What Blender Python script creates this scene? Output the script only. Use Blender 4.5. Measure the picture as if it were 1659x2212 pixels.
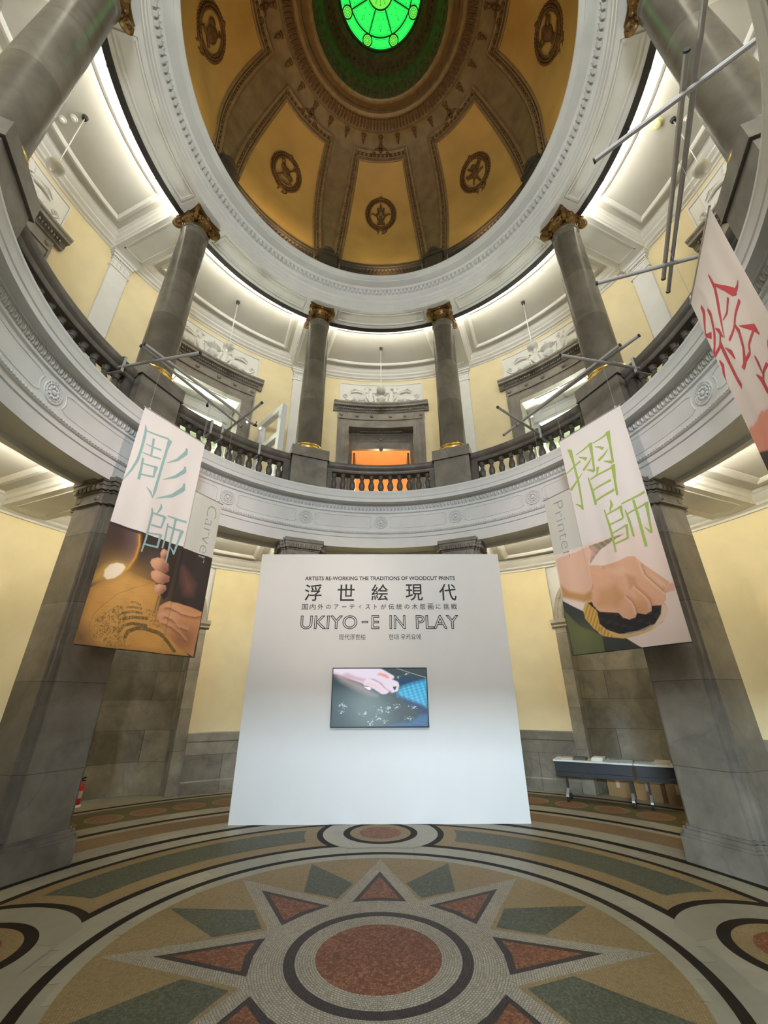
import bpy, math, random
import numpy as np
from mathutils import Vector, Matrix
for o in list(bpy.data.objects): bpy.data.objects.remove(o)
scene = bpy.context.scene
COL = scene.collection
rnd = random.Random(7)
PI = math.pi
R_ = math.radians
# ------------------------------------------------------------------ camera
FPX = 888.317
cam_d = bpy.data.cameras.new('camera')
cam = bpy.data.objects.new('camera', cam_d); COL.objects.link(cam)
cam_d.sensor_fit = 'VERTICAL'; cam_d.sensor_height = 24.0
cam_d.lens = FPX / 2212 * 24.0
cam_d.clip_start = .05; cam_d.clip_end = 100
pitch, yaw, roll = R_(24.8786), R_(.31307), R_(-.19482)
fw = Vector((math.sin(yaw)*math.cos(pitch), math.cos(yaw)*math.cos(pitch), math.sin(pitch)))
rt = Vector((math.cos(yaw), -math.sin(yaw), 0)); up = rt.cross(fw)
r2 = math.cos(roll)*rt + math.sin(roll)*up; u2 = -math.sin(roll)*rt + math.cos(roll)*up
cam.matrix_world = Matrix(((r2.x, u2.x, -fw.x, .02435), (r2.y, u2.y, -fw.y, -3.66119), (r2.z, u2.z, -fw.z, 1.5), (0, 0, 0, 1)))
scene.camera = cam
# ------------------------------------------------------------------ world, exposure, large lights
scene.view_settings.view_transform = 'Standard'
scene.view_settings.look = 'None'
scene.view_settings.exposure = 1.0
scene.view_settings.gamma = 1.0
scene.view_settings.use_curve_mapping = False
w = bpy.data.worlds.new('world'); scene.world = w; w.use_nodes = True
w.node_tree.nodes['Background'].inputs[0].default_value = (.9, .92, 1, 1)
w.node_tree.nodes['Background'].inputs[1].default_value = .05

def area(name, loc, target, sx, sy, col, power, spread=180):
    l = bpy.data.lights.new(name, 'AREA'); l.shape = 'RECTANGLE'; l.size = sx; l.size_y = sy
    l.color = col; l.energy = power; l.spread = R_(spread)
    o = bpy.data.objects.new(name, l); COL.objects.link(o); o.location = loc
    o.rotation_euler = (Vector(target) - Vector(loc)).to_track_quat('-Z', 'Y').to_euler()
    return o
def spot(name, loc, target, ang, blend, col, power, rad=.06):
    l = bpy.data.lights.new(name, 'SPOT'); l.spot_size = R_(ang); l.spot_blend = blend
    l.color = col; l.energy = power; l.shadow_soft_size = rad
    o = bpy.data.objects.new(name, l); COL.objects.link(o); o.location = loc
    o.rotation_euler = (Vector(target) - Vector(loc)).to_track_quat('-Z', 'Y').to_euler()
    return o
COVE_UP, COVE_LOW, SKYLIGHT = 38.0, 72.0, .8
# daylight through the entrance behind the camera and the window above it
area('entrance_daylight', (-1.75, -8.6, 2.72), (1.2, 3, .4), 2.6, .24, (.66, .85, 1), 800)
area('left_pier_fill', (1.1, -8.6, 2.72), (-1.2, 3, .4), .8, .24, (.68, .85, 1), 150)  # added second daylight panel, brightens the left pier
area('upper_window_daylight', (0, -6.1, 7.3), (0, 2, 4.6), 1.8, 2.4, (.82, .91, 1), 290)
# track lights on the rear gallery rail: title wall and banners
spot('title_wall_spot', (-1.5, -3.6, 6.2), (-.9, 3.19, 3.1), 26, 1, (1, .76, .62), 235)
spot('title_wall_wash', (1.3, -3.6, 6.2), (.2, 3.19, 2.2), 44, 1, (1, .84, .72), 125)
spot('carver_banner_spot', (1.9, -3.3, 6.2), (-2.75, 1.4, 3.9), 34, .9, (1, .76, .67), 400)
spot('printer_banner_spot', (-1.9, -3.3, 6.2), (2.75, 1.4, 3.9), 34, .9, (1, .76, .67), 280)
spot('painter_banner_spot', (-3.0, .9, 6.2), (2.9, -1.3, 3.7), 30, .9, (1, .76, .67), 260)
# warm up-lights standing behind the dome balustrade
for k, (a, e) in enumerate(((2, 26), (-38, 32), (-54, 22), (45, 22), (90, 24), (-90, 24), (135, 26), (-135, 26), (180, 26))):
    A = R_(a)
    spot('dome_uplight', (3.38*math.sin(A), 3.38*math.cos(A), 11.62), (3.5*math.sin(A), 3.5*math.cos(A), 14.6), 140, 1, (1, .70, .36), e, .1)
# gallery rooms and ambulatory fill (lamps of those rooms)
def point(name, loc, col, power, rad=.15):
    l = bpy.data.lights.new(name, 'POINT'); l.color = col; l.energy = power; l.shadow_soft_size = rad
    o = bpy.data.objects.new(name, l); COL.objects.link(o); o.location = loc
def polar(az, R, z=0.0):
    a = R_(az); return Vector((R*math.sin(a), R*math.cos(a), z))
point('orange_room_lamp', polar(0, 7.8, 7.6), (1, .76, .48), 75)
for a in (-45, 45): point('white_room_lamp', polar(a, 7.7, 7.3), (.93, 1, .86), 150)
for a in (-90, 90): point('side_room_lamp', polar(a, 7.7, 7.3), (1, .92, .8), 60)
# ------------------------------------------------------------------ node helpers
def new_mat(name):
    m = bpy.data.materials.new(name); m.use_nodes = True
    nt = m.node_tree; b = nt.nodes['Principled BSDF']
    return m, nt, b
def N(nt, t, **kw):
    n = nt.nodes.new(t)
    for k, v in kw.items(): setattr(n, k, v)
    return n
def ramp(nt, pts):
    n = nt.nodes.new('ShaderNodeValToRGB'); e = n.color_ramp.elements
    while len(e) > 1: e.remove(e[-1])
    e[0].position, e[0].color = pts[0][0], (*pts[0][1], 1)
    for p, c in pts[1:]:
        q = e.new(p); q.color = (*c, 1)
    return n
def plain(name, col, rough=.6, metal=0.0, bump=0.0, bscale=60, var=.06, vscale=3.0, spec=.4):
    m, nt, b = new_mat(name); L = nt.links.new
    tc = N(nt, 'ShaderNodeTexCoord'); no = N(nt, 'ShaderNodeTexNoise'); no.inputs['Scale'].default_value = vscale
    no.inputs['Detail'].default_value = 5
    L(tc.outputs['Object'], no.inputs['Vector'])
    c = col
    r = ramp(nt, [(.3, tuple(x*(1-var) for x in c)), (.7, tuple(min(1, x*(1+var)) for x in c))])
    L(no.outputs['Fac'], r.inputs[0]); L(r.outputs[0], b.inputs['Base Color'])
    b.inputs['Roughness'].default_value = rough; b.inputs['Metallic'].default_value = metal
    b.inputs['Specular IOR Level'].default_value = spec
    if bump:
        n2 = N(nt, 'ShaderNodeTexNoise'); n2.inputs['Scale'].default_value = bscale; L(tc.outputs['Object'], n2.inputs['Vector'])
        bp = N(nt, 'ShaderNodeBump'); bp.inputs['Strength'].default_value = bump; bp.inputs['Distance'].default_value = .01
        L(n2.outputs['Fac'], bp.inputs['Height']); L(bp.outputs[0], b.inputs['Normal'])
    return m
def marble(name, dark, light, vein, bw=0, bh=0, rough=.35, mortar=.012, scale=2.2, tint=.18, off=.5):
    m, nt, b = new_mat(name); L = nt.links.new
    tc = N(nt, 'ShaderNodeTexCoord'); oi = N(nt, 'ShaderNodeObjectInfo')
    mp = N(nt, 'ShaderNodeMapping'); L(tc.outputs['Object'], mp.inputs['Vector'])
    cx = N(nt, 'ShaderNodeVectorMath', operation='SCALE'); cx.inputs[0].default_value = (13, 7, 5)
    L(oi.outputs['Random'], cx.inputs['Scale']); L(cx.outputs[0], mp.inputs['Location'])
    no = N(nt, 'ShaderNodeTexNoise'); no.inputs['Scale'].default_value = scale; no.inputs['Detail'].default_value = 9
    no.inputs['Roughness'].default_value = .62; no.inputs['Distortion'].default_value = .15
    L(mp.outputs[0], no.inputs['Vector'])
    r = ramp(nt, [(.28, dark), (.52, tuple((a+c)/2 for a, c in zip(dark, light))), (.74, light)])
    L(no.outputs['Fac'], r.inputs[0])
    n2 = N(nt, 'ShaderNodeTexNoise'); n2.inputs['Scale'].default_value = scale*.55; n2.inputs['Detail'].default_value = 4
    n2.inputs['Distortion'].default_value = .5; L(mp.outputs[0], n2.inputs['Vector'])
    a1 = N(nt, 'ShaderNodeMath', operation='SUBTRACT'); L(n2.outputs['Fac'], a1.inputs[0]); a1.inputs[1].default_value = .5
    a2 = N(nt, 'ShaderNodeMath', operation='ABSOLUTE'); L(a1.outputs[0], a2.inputs[0])
    vr = ramp(nt, [(0, (1, 1, 1)), (.012, (.55, .55, .55)), (.035, (0, 0, 0))]); L(a2.outputs[0], vr.inputs[0])
    mx = N(nt, 'ShaderNodeMix', data_type='RGBA'); mv = N(nt, 'ShaderNodeMath', operation='MULTIPLY'); mv.inputs[1].default_value = .28
    L(vr.outputs[0], mv.inputs[0]); L(mv.outputs[0], mx.inputs[0]); L(r.outputs[0], mx.inputs[6]); mx.inputs[7].default_value = (*vein, 1)
    out = mx.outputs[2]
    if bw:
        br = N(nt, 'ShaderNodeTexBrick'); um = N(nt, 'ShaderNodeMapping'); um.inputs['Location'].default_value = (9.3 if bw > 20 else 0, 0, 0)
        L(tc.outputs['UV'], um.inputs['Vector']); L(um.outputs[0], br.inputs['Vector'])
        br.inputs['Scale'].default_value = 1; br.inputs['Brick Width'].default_value = bw; br.inputs['Row Height'].default_value = bh
        br.inputs['Mortar Size'].default_value = mortar*.35; br.inputs['Mortar Smooth'].default_value = .2; br.offset = off
        br.inputs['Color1'].default_value = (1-tint*1.3, 1-tint*1.35, 1-tint*1.5, 1); br.inputs['Color2'].default_value = (1+tint*.6, 1+tint*.62, 1+tint*.6, 1)
        br.inputs['Mortar'].default_value = (.42, .40, .37, 1); br.inputs['Bias'].default_value = 0
        mu = N(nt, 'ShaderNodeMix', data_type='RGBA', blend_type='MULTIPLY'); mu.inputs[0].default_value = 1
        L(out, mu.inputs[6]); L(br.outputs['Color'], mu.inputs[7]); out = mu.outputs[2]
    L(out, b.inputs['Base Color']); b.inputs['Roughness'].default_value = rough; b.inputs['Specular IOR Level'].default_value = .35
    return m
def mosaic(name, cols, tw, th, rough=.5, grout=(.16, .14, .11), chips=False, msz=.1, spec=.14):
    """small stone tesserae: laid rows on the polar UVs, or random chips; one stone colour per piece"""
    m, nt, b = new_mat(name); L = nt.links.new
    tc = N(nt, 'ShaderNodeTexCoord')
    if chips:
        vo = N(nt, 'ShaderNodeTexVoronoi'); vo.inputs['Scale'].default_value = 1/tw; L(tc.outputs['Object'], vo.inputs['Vector'])
        ve = N(nt, 'ShaderNodeTexVoronoi', feature='DISTANCE_TO_EDGE'); ve.inputs['Scale'].default_value = 1/tw; L(tc.outputs['Object'], ve.inputs['Vector'])
        fac = ramp(nt, [(0, (1, 1, 1)), (.10, (0, 0, 0))]); L(ve.outputs['Distance'], fac.inputs[0])
        sc = N(nt, 'ShaderNodeSeparateColor'); L(vo.outputs['Color'], sc.inputs[0]); colfac, grf = sc.outputs[0], fac.outputs[0]
    else:
        nz = N(nt, 'ShaderNodeTexNoise'); nz.inputs['Scale'].default_value = 30; L(tc.outputs['Object'], nz.inputs['Vector'])
        ad = N(nt, 'ShaderNodeVectorMath', operation='MULTIPLY_ADD'); L(nz.outputs['Color'], ad.inputs[0])
        ad.inputs[1].default_value = (th*.5, th*.4, 0); L(tc.outputs['UV'], ad.inputs[2])
        br = N(nt, 'ShaderNodeTexBrick'); L(ad.outputs[0], br.inputs['Vector'])
        br.inputs['Scale'].default_value = 1; br.inputs['Brick Width'].default_value = tw; br.inputs['Row Height'].default_value = th
        br.inputs['Mortar Size'].default_value = th*msz; br.inputs['Mortar Smooth'].default_value = .3
        br.inputs['Color1'].default_value = (0, 0, 0, 1); br.inputs['Color2'].default_value = (1, 1, 1, 1); br.inputs['Mortar'].default_value = (.5, .5, .5, 1)
        colfac, grf = br.outputs['Color'], br.outputs['Fac']
    r = ramp(nt, [(i/max(1, len(cols)-1)*.9+.05, c) for i, c in enumerate(cols)]); L(colfac, r.inputs[0])
    big = N(nt, 'ShaderNodeTexNoise'); big.inputs['Scale'].default_value = 1.3; L(tc.outputs['Object'], big.inputs['Vector'])
    rb = ramp(nt, [(.3, (.84, .83, .81)), (.7, (1.08, 1.08, 1.08))]); L(big.outputs['Fac'], rb.inputs[0])
    mu = N(nt, 'ShaderNodeMix', data_type='RGBA', blend_type='MULTIPLY'); mu.inputs[0].default_value = 1
    L(r.outputs[0], mu.inputs[6]); L(rb.outputs[0], mu.inputs[7])
    mg = N(nt, 'ShaderNodeMix', data_type='RGBA'); L(grf, mg.inputs[0]); L(mu.outputs[2], mg.inputs[6]); mg.inputs[7].default_value = (*grout, 1)
    L(mg.outputs[2], b.inputs['Base Color']); b.inputs['Roughness'].default_value = rough; b.inputs['Specular IOR Level'].default_value = spec
    return m
def emit(name, col, s):
    m, nt, b = new_mat(name); b.inputs['Base Color'].default_value = (*col, 1)
    b.inputs['Emission Color'].default_value = (*col, 1); b.inputs['Emission Strength'].default_value = s
    return m
def vcol_mat(name, rough=.8, emis=0.0, trans=0.0):
    m, nt, b = new_mat(name); L = nt.links.new
    at = N(nt, 'ShaderNodeAttribute'); at.attribute_name = 'Col'
    b.inputs['Roughness'].default_value = rough
    if emis:
        b.inputs['Base Color'].default_value = (.01, .01, .01, 1); b.inputs['Roughness'].default_value = .25
        L(at.outputs['Color'], b.inputs['Emission Color']); b.inputs['Emission Strength'].default_value = emis
    else: L(at.outputs['Color'], b.inputs['Base Color'])
    return m

M = {}
M['white'] = plain('white_plaster', (.74, .73, .69), .7, var=.04, bump=.05)
M['fascia'] = plain('pale_grey_plaster', (.66, .66, .645), .65, var=.05, bump=.05)
M['yellow'] = plain('pale_yellow_plaster', (.79, .675, .415), .8, bump=.15, bscale=90, var=.05, vscale=2)
M['ceilw'] = plain('white_ceiling_paint', (.58, .57, .525), .8, var=.03)
M['stone'] = plain('dark_balustrade_stone', (.125, .107, .087), .42, var=.28, vscale=5, bump=.08)
M['stone_l'] = marble('grey_brown_marble', (.125, .108, .085), (.275, .245, .20), (.07, .06, .05), 0, 0, .4)
M['marble'] = marble('grey_marble_blocks', (.16, .145, .115), (.34, .31, .25), (.09, .08, .07), 1.35, .62, .32, tint=.2)
M['pier'] = marble('grey_marble_pier', (.135, .114, .088), (.29, .252, .20), (.085, .075, .065), 40, .86, .28, tint=.2)
M['jamb'] = marble('pale_jamb_marble', (.22, .20, .155), (.42, .385, .31), (.14, .13, .11), 40, .7, .4, tint=.15)
M['niche'] = marble('olive_grey_marble', (.135, .122, .088), (.30, .272, .20), (.075, .07, .055), .95, .52, .4, tint=.34)
M['shaft'] = marble('polished_grey_marble', (.10, .085, .063), (.20, .175, .135), (.075, .065, .05), 40, 1.15, .27, scale=1.5, tint=.2, mortar=.006)
M['doorstone'] = marble('door_surround_marble', (.16, .14, .115), (.34, .30, .25), (.10, .09, .08), 0, 0, .45)
M['gold'] = plain('polished_gilt', (.80, .52, .12), .22, 1.0, var=.08)
M['bronze'] = plain('dark_gilt_capital', (.19, .105, .03), .42, .6, var=.5, vscale=9, bump=.25, bscale=40)
M['black'] = plain('black_lacquer', (.012, .012, .012), .5)
M['iron'] = plain('dark_housing', (.03, .028, .026), .6)
M['steel'] = plain('grey_steel_tube', (.46, .44, .42), .38, .35, var=.05)
M['alu'] = plain('pale_aluminium', (.62, .61, .59), .42, .6, var=.04)
M['relief'] = plain('white_stucco', (.74, .73, .68), .75, var=.03)
M['dome'] = plain('brown_gilt_plaster', (.205, .142, .066), .55, .1, var=.2, vscale=4, bump=.1)
M['dome_f'] = plain('brown_frame_plaster', (.25, .165, .075), .5, .1, var=.2, vscale=8, bump=.15)
M['dome_p'] = plain('ochre_dome_plaster', (.52, .325, .095), .5, .1, var=.12, vscale=1.3, bump=.05)
M['dome_d'] = plain('dark_brown_relief', (.13, .065, .018), .6, .1, var=.3, vscale=12)
M['crown'] = plain('dark_crown_plaster', (.075, .046, .020), .65, .05, var=.4, vscale=9, bump=.3, bscale=30)
M['dome_b'] = plain('dark_dome_balustrade', (.07, .052, .034), .6, var=.25)
M['glob'] = plain('opal_glass', (.72, .70, .64), .12, spec=.6, var=.02)
M['brass'] = plain('aged_brass', (.25, .17, .09), .35, .9)
M['wallpanel'] = plain('white_board', (.78, .775, .76), .55, var=.012)
M['ink'] = plain('black_ink', (.02, .018, .018), .6)
M['ink2'] = plain('grey_ink', (.10, .095, .09), .6)
M['teal'] = plain('teal_ink', (.30, .47, .46), .75, var=.03)
M['lime'] = plain('yellow_green_ink', (.36, .50, .12), .75, var=.03)
M['red'] = plain('crimson_ink', (.58, .075, .10), .75, var=.03)
M['greyink'] = plain('grey_green_ink', (.29, .36, .32), .75, var=.03)
M['table_d'] = plain('charcoal_panel', (.022, .023, .027), .5)
M['table_w'] = plain('white_laminate', (.75, .74, .70), .4)
M['rubber'] = plain('black_rubber', (.015, .015, .015), .7)
M['card'] = plain('brown_cardboard', (.30, .19, .085), .8, var=.1)
M['redpaint'] = plain('red_enamel', (.50, .02, .015), .3)
M['orange'] = plain('orange_wall', (.80, .52, .26), .8, var=.05)
M['roomw'] = plain('pale_room_wall', (.72, .74, .62), .8, var=.03)
M['paper'] = plain('leaflet_paper', (.52, .44, .37), .7)
M['paper_d'] = plain('dark_leaflet_paper', (.10, .085, .075), .6)
M['paper_g'] = plain('grey_leaflet_paper', (.24, .26, .23), .6)
M['cove_up'] = emit('cove_lamp', (1, .95, .82), COVE_UP)
M['cove_low'] = emit('cove_lamp_low', (1, .94, .78), COVE_LOW)
M['lampface'] = emit('spotlight_face', (1, .97, .9), 14)
M['glass_g'] = emit('green_glass', (.012, .62, .07), SKYLIGHT)
M['glass_y'] = emit('yellow_green_glass', (.12, .60, .05), SKYLIGHT*.8)
M['glass_d'] = emit('deep_green_glass', (.006, .30, .05), SKYLIGHT*.6)
M['lead'] = plain('lead_came', (.02, .09, .07), .5)
M['marble_fl'] = marble('pale_floor_marble', (.25, .222, .160), (.345, .312, .235), (.20, .175, .13), .75, 5, .42, tint=.10, mortar=.008, scale=1.4)
M['fl_pale'] = mosaic('pale_tesserae', [(.28, .24, .175), (.40, .35, .265), (.33, .27, .215)], .021, .0165, grout=(.13, .108, .08), msz=.12)
M['fl_dark'] = mosaic('dark_tesserae', [(.022, .014, .012), (.042, .028, .024)], .021, .0165, grout=(.06, .045, .038))
M['fl_black'] = plain('black_marble_band', (.020, .015, .010), .6, var=.3, spec=.06)
M['fl_red'] = mosaic('red_tesserae', [(.13, .040, .015), (.21, .075, .028), (.28, .12, .055)], .017, .02, grout=(.10, .04, .026), chips=True)
M['fl_tan'] = mosaic('tan_tesserae', [(.22, .148, .066), (.30, .21, .10), (.25, .172, .08)], .019, .0165, grout=(.165, .115, .055), msz=.09)
M['fl_green'] = mosaic('green_tesserae', [(.060, .063, .036), (.092, .094, .060), (.12, .12, .085)], .014, .02, grout=(.055, .056, .034), chips=True)
M['fl_brown'] = mosaic('brown_tesserae', [(.185, .115, .055), (.24, .155, .08)], .018, .016, grout=(.13, .085, .045))
M['fl_olive'] = mosaic('olive_tesserae', [(.085, .068, .026), (.13, .105, .045)], .018, .02, grout=(.07, .055, .024), chips=True)
M['fl_rust'] = mosaic('rust_tesserae', [(.16, .075, .036), (.23, .115, .06)], .018, .02, grout=(.12, .06, .032), chips=True)
M['cloth'] = vcol_mat('printed_cloth', .85)
M['screen'] = vcol_mat('screen', .3, .5)
# ------------------------------------------------------------------ mesh builder
class MB:
    def __init__(s): s.v = []; s.f = []; s.m = []
    def add(s, vs, fs, mat=0, X=None):
        b = len(s.v)
        if X is not None: vs = [X @ Vector(q) for q in vs]
        s.v += [tuple(q) for q in vs]
        s.f += [tuple(i+b for i in f) for f in fs]; s.m += [mat]*len(fs)
        return s
    def box(s, x0, x1, y0, y1, z0, z1, mat=0, X=None):
        vs = [(x, y, z) for z in (z0, z1) for y in (y0, y1) for x in (x0, x1)]
        return s.add(vs, [(0, 2, 3, 1), (4, 5, 7, 6), (0, 1, 5, 4), (2, 6, 7, 3), (0, 4, 6, 2), (1, 3, 7, 5)], mat, X)
    def bar(s, prof, x0, x1, nx=1, mat=0, X=None, cap=True):
        """closed (y,z) profile swept along x"""
        n = len(prof); vs = []; fs = []
        for i in range(nx+1):
            x = x0+(x1-x0)*i/nx; vs += [(x, y, z) for y, z in prof]
        for i in range(nx):
            for j in range(n):
                k = (j+1) % n; fs.append((i*n+j, i*n+k, (i+1)*n+k, (i+1)*n+j))
        if cap: fs += [tuple(range(n))[::-1], tuple(range(nx*n, nx*n+n))]
        return s.add(vs, fs, mat, X)
    def bx(s, x0, x1, y0, y1, z0, z1, nx=8, mat=0):
        return s.bar([(y0, z0), (y1, z0), (y1, z1), (y0, z1)], x0, x1, nx, mat)
    def ring(s, prof, a0=0, a1=360, n=96, mat=0, closed=False):
        """(R,z) profile revolved about the rotunda axis"""
        full = abs(a1-a0) >= 359.9; m = len(prof); cols = n if full else n+1; vs = []; fs = []
        for i in range(cols):
            a = R_(a0+(a1-a0)*i/n); sa, ca = math.sin(a), math.cos(a)
            vs += [(r*sa, r*ca, z) for r, z in prof]
        for i in range(n):
            j = (i+1) % cols
            for k in range(m if closed else m-1):
                l = (k+1) % m; fs.append((i*m+k, i*m+l, j*m+l, j*m+k))
        if closed and not full: fs += [tuple(range(m)), tuple(range(n*m, n*m+m))[::-1]]
        return s.add(vs, fs, mat)
    def lathe(s, prof, n=20, c=(0, 0, 0), mat=0, X=None, caps=True):
        m = len(prof); vs = []; fs = []
        for i in range(n):
            a = 2*PI*i/n; vs += [(c[0]+r*math.cos(a), c[1]+r*math.sin(a), c[2]+z) for r, z in prof]
        for i in range(n):
            j = (i+1) % n
            for k in range(m-1): fs.append((i*m+k, j*m+k, j*m+k+1, i*m+k+1))
        if caps: fs += [tuple(i*m for i in range(n))[::-1], tuple(i*m+m-1 for i in range(n))]
        return s.add(vs, fs, mat, X)
    def tube(s, pts, r, n=8, mat=0, closed=False, X=None):
        pts = [Vector(q) for q in pts]; k = len(pts); rs = r if isinstance(r, (list, tuple)) else [r]*k
        vs = []; fs = []; ref = None
        for i, q in enumerate(pts):
            if closed: t = pts[(i+1) % k]-pts[i-1]
            else: t = pts[min(i+1, k-1)]-pts[max(i-1, 0)]
            t.normalize()
            if ref is None: ref = Vector((0, 0, 1)) if abs(t.z) < .9 else Vector((1, 0, 0))
            a = (ref-t*ref.dot(t)).normalized(); b = t.cross(a); ref = a
            vs += [q+(a*math.cos(2*PI*j/n)+b*math.sin(2*PI*j/n))*rs[i] for j in range(n)]
        for i in range(k if closed else k-1):
            i2 = (i+1) % k
            for j in range(n): fs.append((i*n+j, i*n+(j+1) % n, i2*n+(j+1) % n, i2*n+j))
        if not closed: fs += [tuple(range(n))[::-1], tuple(range((k-1)*n, k*n))]
        return s.add(vs, fs, mat, X)
    def ell(s, c, r, nu=10, nv=6, mat=0, X=None):
        vs = [(c[0], c[1], c[2]-r[2])]; fs = []
        for j in range(1, nv):
            p = -PI/2+PI*j/nv
            vs += [(c[0]+r[0]*math.cos(p)*math.cos(2*PI*i/nu), c[1]+r[1]*math.cos(p)*math.sin(2*PI*i/nu), c[2]+r[2]*math.sin(p)) for i in range(nu)]
        vs.append((c[0], c[1], c[2]+r[2])); T = len(vs)-1
        for i in range(nu):
            j = (i+1) % nu; fs.append((0, 1+j, 1+i)); fs.append((T, T-nu+i, T-nu+j))
            for k in range(nv-2): fs.append((1+k*nu+i, 1+k*nu+j, 1+(k+1)*nu+j, 1+(k+1)*nu+i))
        return s.add(vs, fs, mat, X)
    def prism(s, poly, y0, y1, mat=0, X=None):
        """(x,z) polygon given depth along y"""
        n = len(poly); vs = [(x, y0, z) for x, z in poly]+[(x, y1, z) for x, z in poly]
        fs = [tuple(range(n)), tuple(range(n, 2*n))[::-1]]+[(i, i+n, (i+1) % n+n, (i+1) % n) for i in range(n)]
        return s.add(vs, fs, mat, X)
    def poly(s, pts, mat=0): return s.add(pts, [tuple(range(len(pts)))], mat)
    def map(s, fn): s.v = [tuple(fn(*q)) for q in s.v]; return s
    def bend(s, R):
        """wrap local x around a circle of radius R whose centre lies at y=-R"""
        return s.map(lambda x, y, z: ((R+y)*math.sin(x/R), (R+y)*math.cos(x/R)-R, z))
    def build(s, name, mats, parent=None, smooth=True, ang=35, uv='box', loc=None):
        me = bpy.data.meshes.new(name); me.from_pydata(s.v, [], s.f)
        if not isinstance(mats, (list, tuple)): mats = [mats]
        for q in mats: me.materials.append(M[q] if isinstance(q, str) else q)
        me.polygons.foreach_set('material_index', s.m)
        me.update()
        if smooth:
            me.polygons.foreach_set('use_smooth', [True]*len(s.f)); me.set_sharp_from_angle(angle=R_(ang))
        ul = me.uv_layers.new(name='UVMap')
        co = np.array(s.v, float); nl = len(me.loops); vi = np.empty(nl, int); me.loops.foreach_get('vertex_index', vi)
        nf = len(me.polygons); nr = np.empty(nf*3); me.polygons.foreach_get('normal', nr); nr = nr.reshape(-1, 3)
        lt = np.empty(nf, int); me.polygons.foreach_get('loop_total', lt); ln = np.repeat(nr, lt, axis=0)
        P = co[vi]; ls = np.empty(nf, int); me.polygons.foreach_get('loop_start', ls)
        cen = np.add.reduceat(P, ls, axis=0)/lt[:, None]; lc = np.repeat(cen, lt, axis=0)
        if uv == 'cyl':
            rr = np.hypot(P[:, 0], P[:, 1]); ac = np.arctan2(lc[:, 0], lc[:, 1]); ap = np.arctan2(P[:, 0], P[:, 1])
            ap = ac+(ap-ac+PI) % (2*PI)-PI
            flat = np.abs(ln[:, 2]) > .7
            rc = np.hypot(lc[:, 0], lc[:, 1])+1e-6
            nrad = np.abs(ln[:, 0]*lc[:, 0]+ln[:, 1]*lc[:, 1])/rc
            tang = nrad > .5
            u = np.where(flat | tang, ap*np.where(flat, rc, 4.0), rr); v = np.where(flat, rr, P[:, 2])
        else:
            flat = np.abs(ln[:, 2]) > .7; yx = np.abs(ln[:, 1]) >= np.abs(ln[:, 0])
            u = np.where(flat | yx, P[:, 0], P[:, 1]); v = np.where(flat, P[:, 1], P[:, 2])
        ul.data.foreach_set('uv', np.stack([u, v], 1).ravel())
        o = bpy.data.objects.new(name, me); COL.objects.link(o)
        if parent: o.parent = parent
        if loc is not None: o.location = loc
        return o
def thing(name, label, cat, mat=None, group=None):
    o = bpy.data.objects.new(name, None); COL.objects.link(o); o.empty_display_size = .1
    if mat is not None: o.matrix_world = mat
    return tag(o, label, cat, group)
def tag(o, label, cat, group=None):
    o['label'] = label; o['category'] = cat
    if group: o['group'] = group
    return o
def struct(o): o['kind'] = 'structure'; return o
def frame(az, R, z):
    """local frame on the rotunda: x along the circle, y outward, z up"""
    a = R_(az); s, c = math.sin(a), math.cos(a)
    return Matrix(((c, s, 0, R*s), (-s, c, 0, R*c), (0, 0, 1, z), (0, 0, 0, 1)))
def copy_tree(root, mat, label=None):
    r = root.copy(); COL.objects.link(r); r.matrix_world = mat
    if label: r['label'] = label
    for ch in list(root.children):
        c = ch.copy(); COL.objects.link(c); c.parent = r
        for g in list(ch.children):
            d = g.copy(); COL.objects.link(d); d.parent = c
    return r
def colour_attr(o, cols):
    a = o.data.color_attributes.new(name='Col', type='FLOAT_COLOR', domain='POINT')
    a.data.foreach_set('color', np.concatenate([cols, np.ones((len(cols), 1))], 1).ravel().astype(np.float32))
AZ8 = [22.5+45*k for k in range(8)]

# ================================================================== SETTING
# ---- floor: a base disc and thin inlaid layers
fl = MB(); FM = ['marble_fl', 'fl_pale', 'fl_dark', 'fl_black', 'fl_red', 'fl_tan', 'fl_green', 'fl_brown', 'fl_olive', 'fl_rust']
lay = [0]
def zl(): lay[0] += 1; return lay[0]*.00009
def ann(r0, r1, mat, a0=0, a1=360, n=128):
    z = zl(); m = max(1, int(round((r1-r0)/.12))); r0 = max(r0, .004)
    fl.ring([(r0+(r1-r0)*i/m, z) for i in range(m+1)], a0, a1, n, mat)
def fpoly(pts, mat): z = zl(); fl.poly([(x, y, z) for x, y in pts], mat)
def pol(r, a): a = R_(a); return (r*math.sin(a), r*math.cos(a))
ann(0, 6.9, 0)
ann(1.975, 2.05, 3); ann(2.29, 2.37, 3); ann(2.37, 3.21, 5); ann(3.21, 3.28, 3); ann(3.52, 3.63, 3)
ann(3.95, 4.40, 7); ann(4.52, 4.63, 3); ann(4.95, 5.88, 8); ann(5.99, 6.09, 3)
ann(0, 1.86, 5)
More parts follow.
